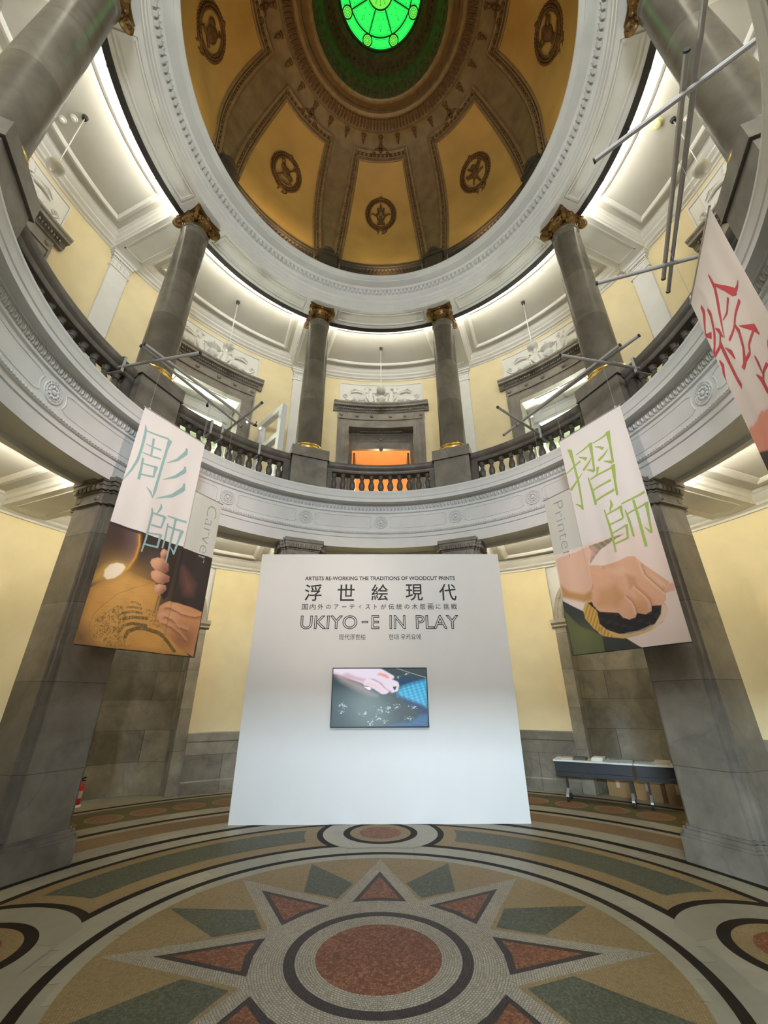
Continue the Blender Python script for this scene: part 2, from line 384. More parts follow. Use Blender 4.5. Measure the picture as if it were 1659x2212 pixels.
# eight-pointed star
ann(.78, .89, 1)
z = zl()
for k in range(8): fl.poly([(*pol(1.82, 45*k), z), (*pol(.87, 45*k+22.5), z), (*pol(.70, 45*k), z), (*pol(.87, 45*k-22.5), z)], 1)
z = zl()
for k in range(8):
    a = 45*k; fl.poly([(*pol(1.475, a), z), (*pol(.83, a+15.7), z), (*pol(.82, a), z), (*pol(.83, a-15.7), z)], 2)
    b = a+22.5; fl.poly([(*pol(1.83, b), z), (*pol(1.20, b+11), z), (*pol(.93, b), z), (*pol(1.20, b-11), z)], 6)
z = zl()
for k in range(8):
    a = 45*k; fl.poly([(*pol(1.345, a), z), (*pol(.868, a+11.3), z), (*pol(.875, a), z), (*pol(.868, a-11.3), z)], 4)
ann(0, .808, 1); ann(0, .613, 2); ann(0, .541, 1); ann(0, .412, 4)
# green bands and medallions at the four quarters
def circ(cx, cy, r, a0, a1, n=48): return [(cx+r*math.sin(R_(a0+(a1-a0)*i/n)), cy+r*math.cos(R_(a0+(a1-a0)*i/n))) for i in range(n+1)]
def rotp(p, az): a = R_(az); c, s = math.cos(a), math.sin(a); return [(x*c+y*s, -x*s+y*c) for x, y in p]
for q in range(4):
    az = 90*q
    # green field between two medallions, ends hollowed round them
    e0 = [circ(0, 2.80, .955, t, t, 1)[0] for t in (112, 104, 97, 90, 84)]
    e1 = [(y, x) for x, y in e0[::-1]]
    fpoly(rotp(e0+[pol(3.06, 18.2+53.6*i/40) for i in range(1, 40)]+e1+[pol(2.58, 69.9-49.8*i/40) for i in range(1, 40)], az), 6)
for q in range(4):
    az = 90*q
    def clip(p, lo, hi):
        out = []
        for x, y in p:
            r = math.hypot(x, y); k = min(max(r, lo), hi)/r; out.append((x*k, y*k))
        return out
    fpoly(rotp(clip(circ(0, 2.80, .80, 0, 360, 96)[:-1], 2.29, 3.28), az), 3)
    fpoly(rotp(clip(circ(0, 2.80, .725, 0, 360, 96)[:-1], 2.2, 3.21), az), 0)
    for r, m in ((.47, 3), (.385, 5), (.265, 4)): fpoly(rotp(circ(0, 2.80, r, 0, 360, 64)[:-1], az), m)
# outer chain of roundels
z1, z2, z3 = zl(), zl(), zl()
for k in range(56):
    cx, cy = pol(5.31, (k+.5)*6.42857)
    for r, m, zz in ((.25, 5, z1), (.225, 7, z2), (.17, 9, z3)):
        fl.poly([(x, y, zz) for x, y in circ(cx, cy, r, 0, 360, 28)[:-1]], m)
struct(fl.build('floor', FM, uv='cyl', smooth=False))

# ---- ambulatory wall, ground floor
def seg_skip(skips, half):
    out = []; a = -180.0
    for s in sorted(skips):
        out.append((a, s-half)); a = s+half
    out.append((a, 180.0)); return out
NICHES = [-135, -45, 45, 135]
LOWSEG = [(a if a > -180 else -168, c if c < 180 else 168) for a, c in seg_skip(NICHES, 9.75)]   # the entrance is open at 180 degrees
b = MB()
for a0, a1 in LOWSEG: b.ring([(6.34, .95), (6.34, 4.30)], a0, a1, max(4, int((a1-a0)/2)))
for a0 in (-180, 168): b.ring([(6.34, 2.42), (6.34, 4.30)], a0, a0+12, 6)
wl = struct(b.build('wall_lower', 'yellow', uv='cyl'))
b = MB()
for a0, a1 in LOWSEG:
    b.ring([(6.34, 1.0), (6.27, 1.0), (6.255, .98), (6.255, .85), (6.275, .83), (6.275, .21), (6.25, .19), (6.25, 0)], a0, a1, max(4, int((a1-a0)/2)))
struct(b.build('baseboard_lower', 'marble', uv='cyl', ang=25))
# niches: marble jambs, curved back, arched head, white spandrel
NB = MB(); NJ = MB(); NS = MB(); NI = MB()
for az in NICHES:
    X = frame(az, 6.34, 0)
    hw, dp, sp = .87, .62, 3.03
    cols = 24
    for bld, zs in ((NB, [0, .19, .83, .98, 1.8, sp]),):
        vs = []; fs = []
        for zz in zs: vs += [(hw*math.cos(PI*i/cols), dp*math.sin(PI*i/cols), zz) for i in range(cols+1)]
        for j in range(len(zs)-1):
            for i in range(cols): fs.append((j*(cols+1)+i, j*(cols+1)+i+1, (j+1)*(cols+1)+i+1, (j+1)*(cols+1)+i))
        bld.add(vs, fs, 0, X)
        vs = []; fs = []
        for j in range(9):
            t = PI/2*j/8; vs += [(hw*math.cos(PI*i/cols)*math.cos(t), dp*math.sin(PI*i/cols)*math.cos(t), sp+hw*math.sin(t)) for i in range(cols+1)]
        for j in range(8):
            for i in range(cols): fs.append((j*(cols+1)+i, j*(cols+1)+i+1, (j+1)*(cols+1)+i+1, (j+1)*(cols+1)+i))
        bld.add(vs, fs, 0, X)
    for s in (-1, 1):
        x0, x1 = sorted((s*.87, s*1.08))
        NJ.box(x0, x1, -.10, .12, 0, 2.93, 0, X)
        NJ.box(x0+.0, x1, -.12, .12, .83, .98, 0, X)
        xe = sorted((s*.85, s*.90)); NJ.box(*xe, -.115, .02, 0, 2.93, 0, X)
        xi = sorted((s*.80, s*1.12)); NJ.bar([(.1, 2.90), (-.12, 2.90), (-.15, 2.93), (-.15, 2.96), (-.19, 3.0), (-.19, 3.07), (.1, 3.07)], *xi, 1, 0, X)
        NI.box(sorted((s*1.08, s*1.22))[0], sorted((s*1.08, s*1.22))[1], -.02, .1, 1.0, 4.3, 0, X)
    arch = []
    n = 28
    vs = []; fs = []
    prof = [(.87, .05), (.87, -.06), (.90, -.09), (.97, -.09), (.98, -.11), (1.04, -.11), (1.06, -.09), (1.06, .05)]
    for i in range(n+1):
        t = PI*i/n; vs += [(r*math.cos(t), y, sp+.04+r*math.sin(t)) for r, y in prof]
    m = len(prof)
    for i in range(n):
        for j in range(m-1): fs.append((i*m+j, i*m+j+1, (i+1)*m+j+1, (i+1)*m+j))
    NJ.add(vs, fs, 0, X)
    vs = []; fs = []
    for i in range(n+1):
        t = PI*i/n; c, s_ = math.cos(t), math.sin(t); k = 1.10/max(abs(c), 1e-6); k = min(k, (4.3-sp-.04)/max(s_, 1e-6))
        vs += [(1.05*c, -.03, sp+.04+1.05*s_), (k*c, -.03, sp+.04+k*s_)]
    for i in range(n): fs.append((2*i, 2*i+1, 2*i+3, 2*i+2))
    NS.add(vs, fs, 0, X)
nw = struct(NB.build('wall_niche', 'niche', uv='cyl'))
NJ.build('niche_surround', 'jamb', nw, uv='cyl'); NS.build('spandrel', 'white', nw); NI.build('plaster_strip', 'white', nw)
# ---- ambulatory ceiling: flat field, cornice, ceiling beams, panel mouldings
b = MB(); b.ring([(4.2, 4.45), (6.36, 4.45)], 0, 360, 120)
ca = struct(b.build('ceiling_lower', 'ceilw'))
b = MB(); b.ring([(6.34, 4.22), (6.30, 4.22), (6.29, 4.25), (6.22, 4.27), (6.21, 4.31), (6.12, 4.36), (6.09, 4.40), (6.05, 4.41), (6.05, 4.45)], 0, 360, 160)
b.build('cornice', 'white', ca, ang=25)
BM = MB(); PM = MB()
mould = lambda w, h: [(-w, 0), (-w*.75, -h*.6), (-w*.2, -h), (w*.3, -h*.7), (w, -h*.25), (w, 0)]
for a in AZ8:
    X = frame(a, 0, 0)
    BM.box(-.32, .32, 4.2, 6.3, 4.28, 4.45, 0, X)
    for s in (-1, 1):
        BM.bar([(y, 4.45+zz) for y, zz in [(0, 0), (0, -.1), (.03, -.09), (.05, -.04), (.09, -.02), (.09, 0)]], 4.25, 6.2, 1, 0, X @ Matrix(((0, s, 0, s*.32), (1, 0, 0, 0), (0, 0, 1, 0), (0, 0, 0, 1))))
    for x in (-.22, .19): BM.box(x, x+.03, 4.5, 6.0, 4.265, 4.29, 0, X)
    for y in (4.5, 5.97): BM.box(-.22, .22, y, y+.03, 4.265, 4.29, 0, X)
    for s in (-1, 1):
        PM.bar([(y, 4.45+zz) for y, zz in mould(.07, .05)], 4.65, 5.80, 1, 0, X @ Matrix(((0, 1, 0, s*.62), (1, 0, 0, 0), (0, 0, 1, 0), (0, 0, 0, 1))))
    for R in (4.65, 5.80):
        da = math.degrees(.62/R); PM.ring([(R+y, 4.45+zz) for y, zz in mould(.07, .05)], a+da, a+45-da, 20)
BM.build('ceiling_beam', 'white', ca); PM.build('panel_moulding', 'white', ca, ang=50)
# ---- ring beam and fascia under the gallery
b = MB()
b.ring([(4.236, 4.45), (4.236, 4.16), (4.20, 4.15), (4.14, 4.15), (4.12, 4.20), (3.86, 4.20), (3.84, 4.16), (3.70, 4.16),
        (3.70, 4.22), (3.70, 4.355), (3.685, 4.365), (3.685, 4.43), (3.665, 4.44), (3.66, 4.455), (3.66, 4.48), (3.675, 4.495), (3.69, 4.51),
        (3.69, 4.86), (3.675, 4.872), (3.665, 4.875), (3.665, 4.905), (3.68, 4.915), (3.68, 5.03), (3.65, 5.035), (3.645, 5.05), (3.535, 5.05),
        (3.535, 5.12), (3.525, 5.13), (3.522, 5.15), (3.515, 5.19), (3.508, 5.225), (3.503, 5.235), (3.503, 5.265), (3.53, 5.285), (3.70, 5.29)], 0, 360, 240)
fa = struct(b.build('trim_1', 'fascia', ang=25))
bd = MB(); n = 330
for i in range(n):
    a = 360*i/n; p = polar(a, 3.672, 4.972); X = frame(a, 3.672, 4.972)
    bd.ell((0, 0, 0), (.021, .032, .047), 7, 5, 0, X)
    bd.box(.031, .039, -.018, .01, -.05, .045, 0, X)
n = 520
for i in range(n):
    X = frame(360*i/n, 3.657, 4.468); bd.box(-.010, .010, -.012, .01, -.014, .016, 0, X)
bd.build('egg_moulding', 'fascia', fa, ang=60)
pf = MB()
for k in range(16):
    L0, L1 = R_(22.5*k)*3.69, R_(22.5*(k+1))*3.69
    x0, x1 = L0+.235, L1-.235
    q = MB(); z0, z1 = 4.565, 4.81; pts = [(x0, 0, z1), (x1, 0, z1)]
    pts = [(x0+(x1-x0)*i/10, 0, z1) for i in range(11)]
    pts += [(L1-.20*math.cos(R_(t)), 0, 4.6875+.20*math.sin(R_(t))*.9) for t in (30, 15, 0, -15, -30)]
    pts += [(x1+(x0-x1)*i/10, 0, z0) for i in range(11)]
    pts += [(L0+.20*math.cos(R_(t)), 0, 4.6875+.20*math.sin(R_(t))*.9) for t in (-30, -15, 0, 15, 30)]
    q.tube(pts, .009, 5, closed=True)
    q.map(lambda x, y, z: ((3.69+y)*math.sin(x/3.69), (3.69+y)*math.cos(x/3.69), z)); pf.add(q.v, q.f)
pf.build('panel_line', 'fascia', fa)
ro = MB()
q = MB(); c = [(0, 0)]
def rosette():
    q = MB(); Y = Matrix.Rotation(R_(90), 4, 'X')
    q.lathe([(.135, 0), (.132, .014), (.122, .014), (.118, .006), (.105, .006), (.10, .016), (.094, .016), (.09, .004), (.0, .004)], 36, X=Y, caps=False)
    for i in range(10):
        t = 2*PI*i/10; q.ell((.062*math.cos(t), -.012, .062*math.sin(t)), (.021, .014, .021), 6, 4)
    for i in range(16):
        t = 2*PI*i/16; q.ell((.112*math.cos(t), -.009, .112*math.sin(t)), (.010, .007, .010), 5, 4)
    q.lathe([(.032, 0), (.030, .022), (.018, .026), (.012, .03), (0, .03)], 14, X=Y, caps=False)
    return q
for k in range(16):
    a = 22.5*k
    if abs((a+180) % 360-180) > 112: continue
    o = rosette().build('rosette', 'fascia', fa); o.matrix_local = frame(a, 3.688, 4.6875)
# ---- gallery floor and wall
b = MB(); b.ring([(3.6, 5.285), (6.6, 5.285)], 0, 360, 96); struct(b.build('floor_gallery', 'stone', uv='cyl'))
DOORS = [-90, -45, 0, 45, 90]
dh = math.degrees(.98/6.34)
b = MB()
for a0, a1 in seg_skip(DOORS, dh): b.ring([(6.34, 5.28), (6.34, 10.9)], a0, a1, max(6, int((a1-a0)/2)))
for d in DOORS: b.ring([(6.34, 8.82), (6.34, 10.9)], d-dh, d+dh, 8)
struct(b.build('wall_gallery', 'yellow', uv='cyl'))
# gallery ceiling
b = MB(); b.ring([(4.2, 10.85), (6.36, 10.85)], 0, 360, 120)
cg = struct(b.build('ceiling_gallery', 'ceilw'))
b = MB(); b.ring([(6.34, 10.63), (6.31, 10.635), (6.30, 10.66), (6.24, 10.67), (6.22, 10.70), (6.15, 10.73), (6.14, 10.76), (6.06, 10.79), (6.03, 10.82), (6.0, 10.825), (6.0, 10.85)], 0, 360, 160)
b.build('cornice', 'white', cg, ang=25)
BM = MB(); PM = MB()
for a in AZ8:
    X = frame(a, 0, 0)
    BM.box(-.30, .30, 4.15, 6.3, 10.60, 10.85, 0, X)
    for s in (-1, 1):
        BM.bar([(y, 10.85+zz) for y, zz in [(0, 0), (0, -.16), (.025, -.15), (.035, -.11), (.08, -.08), (.09, -.04), (.14, -.02), (.14, 0)]], 4.25, 6.2, 1, 0, X @ Matrix(((0, s, 0, s*.30), (1, 0, 0, 0), (0, 0, 1, 0), (0, 0, 0, 1))))
    for x in (-.21, .18): BM.box(x, x+.03, 4.55, 6.0, 10.585, 10.61, 0, X)
    for y in (4.55, 5.97): BM.box(-.21, .21, y, y+.03, 10.585, 10.61, 0, X)
    for s in (-1, 1):
        PM.bar([(y, 10.85+zz) for y, zz in mould(.055, .05)], 4.62, 5.82, 1, 0, X @ Matrix(((0, 1, 0, s*.59), (1, 0, 0, 0), (0, 0, 1, 0), (0, 0, 0, 1))))
    for R in (4.62, 5.82):
        da = math.degrees(.59/R); PM.ring([(R+y, 10.85+zz) for y, zz in mould(.055, .05)], a+da, a+45-da, 20)
BM.build('ceiling_beam', 'white', cg); PM.build('panel_moulding', 'white', cg, ang=50)
# wall pilasters of the gallery
for k, a in enumerate([-112.5, -67.5, -22.5, 22.5, 67.5, 112.5]):
    p = MB(); p.bx(-.20, .20, -.06, .02, 0, 4.95, 1); p.bx(-.235, .235, -.09, .02, 0, .18, 1)
    po = struct(p.build('trim_%d' % (k+4), 'white')); po.matrix_world = frame(a, 6.34, 5.28)
    c = MB()
    c.bx(-.23, .23, -.085, .02, 4.90, 4.95, 1); c.bx(-.21, .21, -.07, .02, 4.95, 5.12, 1)
    for i in range(5):
        x = -.17+.085*i; c.ell((x, -.075, 5.03), (.028, .02, .07), 6, 5)
    c.bx(-.225, .225, -.09, .02, 5.12, 5.15, 1)
    for i in range(12): c.ell((-.21+.038*i, -.095, 5.175), (.014, .014, .02), 5, 4)
    c.bx(-.24, .24, -.10, .02, 5.20, 5.25, 1); c.bx(-.27, .27, -.14, .02, 5.25, 5.30, 1); c.bx(-.29, .29, -.16, .02, 5.30, 5.36, 1)
    c.build('capital', 'white', po)
# ---- entablature ring carried by the columns
b = MB()
b.ring([(4.20, 10.62), (4.20, 10.51), (4.14, 10.51), (4.12, 10.53), (3.78, 10.53), (3.76, 10.51), (3.685, 10.51), (3.685, 10.60), (3.67, 10.61), (3.67, 10.72), (3.65, 10.73),
        (3.65, 10.80), (3.62, 10.83), (3.69, 10.85), (3.69, 11.03), (3.665, 11.05), (3.66, 11.08), (3.66, 11.20), (3.60, 11.215), (3.57, 11.24), (3.56, 11.255),
        (3.42, 11.265), (3.40, 11.27), (3.395, 11.29), (3.345, 11.31), (3.325, 11.33), (3.313, 11.34), (3.313, 11.38), (3.36, 11.41), (4.3, 11.42)], 0, 360, 240)
en = struct(b.build('trim_2', 'white', ang=25))
d = MB()
for i in range(216):
    X = frame(360/216*i, 3.66, 0); d.box(-.029, .029, -.06, .01, 11.09, 11.195, 0, X)
for i in range(300):
    X = frame(1.2*i, 3.60, 0); d.ell((0, 0, 11.215), (.014, .02, .02), 5, 4, 0, X)
d.build('dentil_course', 'white', en)
sp_ = MB()
for a in AZ8:
    for R in (3.80, 4.08): sp_.ring([(R+y, 10.53+zz) for y, zz in mould(.02, .028)], a+6.5, a+45-6.5, 24)
    for s in (6.5, 38.5):
        X = frame(a+s, 0, 0); sp_.box(-.02, .02, 3.78, 4.10, 10.505, 10.54, 0, X)
    sp_.box(-.40, .40, 3.70, 4.19, 10.508, 10.54, 0, frame(a, 0, 0))
sp_.build('soffit_panel', 'white', en, ang=50)
# ---- dome shell
RD = lambda z: 3.80 if z < 13.45 else .45+math.sqrt(max(0, 3.35**2-(z-13.45)**2))
zs = [11.4+(15.95-11.4)*i/30 for i in range(31)]
b = MB(); b.ring([(RD(z), z) for z in zs]+[(2.45, 16.02), (2.31, 16.0)], 0, 360, 144)
cd = struct(b.build('ceiling_dome', 'dome'))
b = MB()
b.ring([(2.33, 16.0), (2.31, 15.96), (2.27, 15.94), (2.25, 15.97)], 0, 360, 120)
b.ring([(2.25, 15.99), (2.03, 16.01)], 0, 360, 120)
b.ring([(2.04, 16.0), (2.02, 15.96), (1.97, 15.93), (1.92, 15.94), (1.89, 15.97), (1.86, 15.92), (1.82, 15.88)], 0, 360, 120)
b.ring([(1.80, 15.95), (1.70, 15.86), (1.66, 15.80), (1.62, 15.76), (1.57, 15.75), (1.54, 15.77), (1.53, 15.82)], 0, 360, 120)
b.ring([(1.89, 15.97), (1.80, 15.95)], 0, 360, 120)
b.build('crown_ring', 'dome_f', cd)
b = MB()
for i in range(150):
    X = frame(2.4*i, 0, 0); b.tube([(0, 2.045, 15.985), (0, 2.14, 15.965), (0, 2.24, 15.962)], [.03, .034, .028], 6, X=X)
for i in range(32):
    X = frame(11.25*i, 0, 0); zz = 15.90
    b.ell((0, 2.41, 15.985), (.075, .035, .035), 8, 4, 0, X); b.ell((0, 2.49, 15.96), (.045, .06, .03), 7, 4, 0, X); b.ell((0, 2.565, 15.935), (.022, .04, .022), 6, 4, 0, X)
b.build('flute_band', 'dome_d', cd)
b = MB()
b.ring([(1.53, 15.80), (1.47, 15.95), (1.40, 16.10), (1.36, 16.25), (1.34, 16.45), (1.25, 16.55), (1.205, 16.58), (1.19, 16.62), (1.12, 16.64), (1.09, 16.72), (1.04, 16.76), (1.02, 16.84), (1.0, 16.88)], 0, 360, 96)
for j, (R, z, nn, s) in enumerate(((1.52, 15.87, 52, 1.0), (1.47, 15.98, 52, .9), (1.41, 16.12, 46, .8), (1.22, 16.55, 60, .45))):
    for i in range(nn):
        X = frame(360*(i+.5*(j % 2))/nn, R, z); b.ell((0, 0, 0), (.065*s, .03, .075*s), 6, 4, 0, X)
b.build('leaf_cove', 'crown', cd, ang=60)
# dome panels, their frames
def dome_pt(az, z, off=0.0):
    r = RD(z); n = Vector((r-.45, max(0, z-13.45))).normalized(); return polar(az, r-n[0]*off, z-n[1]*off)
HW = lambda z: 12.75+(15.73-z)/(15.73-12.4)*4.0
pp = MB(); pfm = MB(); pfd = MB()
for k in range(8):
    a = 45*k; nz, na = 18, 12; vs = []; fs = []
    for i in range(nz+1):
        z = 12.0+(15.73-12.0)*i/nz
        vs += [dome_pt(a-HW(z)+2*HW(z)*j/na, z, .012) for j in range(na+1)]
    for i in range(nz):
        for j in range(na): fs.append((i*(na+1)+j, i*(na+1)+j+1, (i+1)*(na+1)+j+1, (i+1)*(na+1)+j))
    pp.add(vs, fs)
    # frame: two raised fillets and a beaded band between them
    def loop(d, zt):
        pts = []
        for i in range(21):
            z = 12.0+(zt-12.0)*i/20; pts.append(dome_pt(a-HW(z)-d, z, .02))
        for j in range(1, 12): pts.append(dome_pt(a-HW(zt)-d+(2*HW(zt)+2*d)*j/12, zt, .02))
        for i in range(20, -1, -1):
            z = 12.0+(zt-12.0)*i/20; pts.append(dome_pt(a+HW(z)+d, z, .02))
        return pts
    pfm.tube(loop(.15, 15.735), .035, 6); pfm.tube(loop(1.3, 15.80), .018, 6); pfm.tube(loop(3.15, 15.90), .04, 6); pfm.tube(loop(2.7, 15.875), .02, 5)
    lp = loop(2.0, 15.84)
    for i in range(len(lp)-1):
        A, B = Vector(lp[i]), Vector(lp[i+1]); L = (B-A).length; m = max(1, int(L/.10))
        for j in range(m):
            c = A.lerp(B, (j+.5)/m); pfd.ell(c, (.036, .036, .036), 5, 4)
    # shell ornament over the frame
    zz = 15.93; c = dome_pt(a, zz, .05)
    X = frame(a, 0, 0)
    for dx, dy, dz, rx, rz in ((0, 2.60, 15.93, .06, .07), (-.10, 2.68, 15.90, .075, .04), (.10, 2.68, 15.90, .075, .04), (-.20, 2.74, 15.86, .07, .035), (.20, 2.74, 15.86, .07, .035), (-.29, 2.79, 15.83, .045, .03), (.29, 2.79, 15.83, .045, .03), (0, 2.70, 15.87, .05, .06)):
        pfd.ell((dx, dy, dz), (rx, .05, rz), 8, 5, 0, X)
pp.build('dome_panel', 'dome_p', cd); pfm.build('panel_frame', 'dome_f', cd); pfd.build('bead_band', 'dome_d', cd, ang=60)
# dark parapet ring at the foot of the dome
b = MB(); b.ring([(3.80, 11.42), (3.79, 11.5), (3.785, 12.22), (3.75, 12.25), (3.74, 12.31), (3.725, 12.32), (3.725, 12.40), (3.80, 12.41)], 0, 360, 160)
for i in range(240):
    X = frame(1.5*i, 3.785, 0); b.box(-.02, .02, -.04, .02, 12.13, 12.22, 0, X)
dpz = struct(b.build('trim_3', 'dome_b', ang=25))
for a in AZ8:
    q = MB(); q.box(-.24, .24, -.10, .2, 0, 1.0); q.box(-.27, .27, -.14, .2, .94, 1.06); q.box(-.20, .20, -.08, .2, 1.06, 1.16)
    q.lathe([(.19, 1.16), (.20, 1.24), (.16, 1.34), (.08, 1.40), (.045, 1.43), (.03, 1.47), (0, 1.48)], 14, (0, .03, 0))
    o = q.build('parapet_block', 'dome_b', dpz); o.matrix_local = frame(a, 3.68, 11.42) @ Matrix.Diagonal((1, 1, .80, 1))
# ---- green skylight
X0 = 16.88
g = MB(); nR = 64
def sky_ann(r0, r1, a0, a1, mat, z, n=10): g.ring([(r0, z), (r1, z)], a0, a1, n, mat)
gl = MB()
gl.add([(.30*math.sin(2*PI*i/32), .30*math.cos(2*PI*i/32), X0) for i in range(32)], [tuple(range(32))], 1)
for k in range(8): gl.ring([(.30, X0), (.76, X0)], 45*k-22.5, 45*k+22.5, 8, 0); gl.ring([(.76, X0), (1.0, X0)], 45*k-22.5, 45*k+22.5, 8, 0)
wn = struct(gl.build('window_1', ['glass_g', 'glass_y'], uv='box', smooth=False))
ld = MB()
ZL = X0-.012
for r, wd in ((.30, .016), (.76, .016), (.985, .02)): ld.tube([(r*math.sin(2*PI*i/64), r*math.cos(2*PI*i/64), ZL) for i in range(64)], wd, 6, closed=True)
md = MB(); mk = MB()
for k in range(8):
    a = 45*k+22.5; ld.tube([polar(a, .30, ZL), polar(a, .76, ZL)], .014, 6)
    if True:
        c = polar(a, .875, ZL)
        ld.tube([(c.x+.115*math.sin(2*PI*i/24), c.y+.115*math.cos(2*PI*i/24), ZL) for i in range(24)], .014, 6, closed=True)
        md.add([(c.x+.105*math.sin(2*PI*i/24), c.y+.105*math.cos(2*PI*i/24), X0-.004) for i in range(24)], [tuple(range(24))])
        for r in (.075, .035): mk.tube([(c.x+r*math.sin(2*PI*i/18), c.y+r*math.cos(2*PI*i/18), X0-.007) for i in range(18)], .006, 4, closed=True)
        for j in range(8):
            t = 2*PI*j/8; mk.ell((c.x+.055*math.sin(t), c.y+.055*math.cos(t), X0-.007), (.012, .012, .003), 5, 3)
    b0 = 45*k
    lo = [polar(b0-18.5, .35, X0-.006), polar(b0-20.3, .70, X0-.006)]+[polar(b0-20.3+40.6*i/8, .72, X0-.006) for i in range(9)]+[polar(b0+18.5, .35, X0-.006)]+[polar(b0+18.5-37*i/5, .345, X0-.006) for i in range(6)]
    mk.tube(lo, .0045, 4, closed=True)
    lo = [polar(b0-13.2+26.4*i/6, .80, X0-.006) for i in range(7)]+[polar(b0+13.2-26.4*i/6, .945, X0-.006) for i in range(7)]
    mk.tube(lo, .0045, 4, closed=True)
    X = frame(b0, 0, X0-.006)
    for dx, dy, rx, ry in ((0, .64, .012, .035), (-.025, .61, .018, .009), (.025, .61, .018, .009), (-.02, .57, .016, .008), (.02, .57, .016, .008), (-.19, .63, .016, .016), (.19, .63, .016, .016), (-.07, .45, .012, .02), (.07, .45, .012, .02), (0, .545, .006, .03)):
        mk.ell((dx, dy, 0), (rx, ry, .003), 6, 3, 0, X)
for j in range(12):
    t = 30*j; mk.tube([polar(t, .05, X0-.006), polar(t, .2, X0-.006)], .006, 4); mk.ell(polar(t, .22, X0-.006), (.018, .018, .003), 6, 3)
ld.build('lead_came', 'lead', wn); md.build('glass_roundel', 'glass_y', wn, smooth=False); mk.build('painted_scroll', 'glass_d', wn)
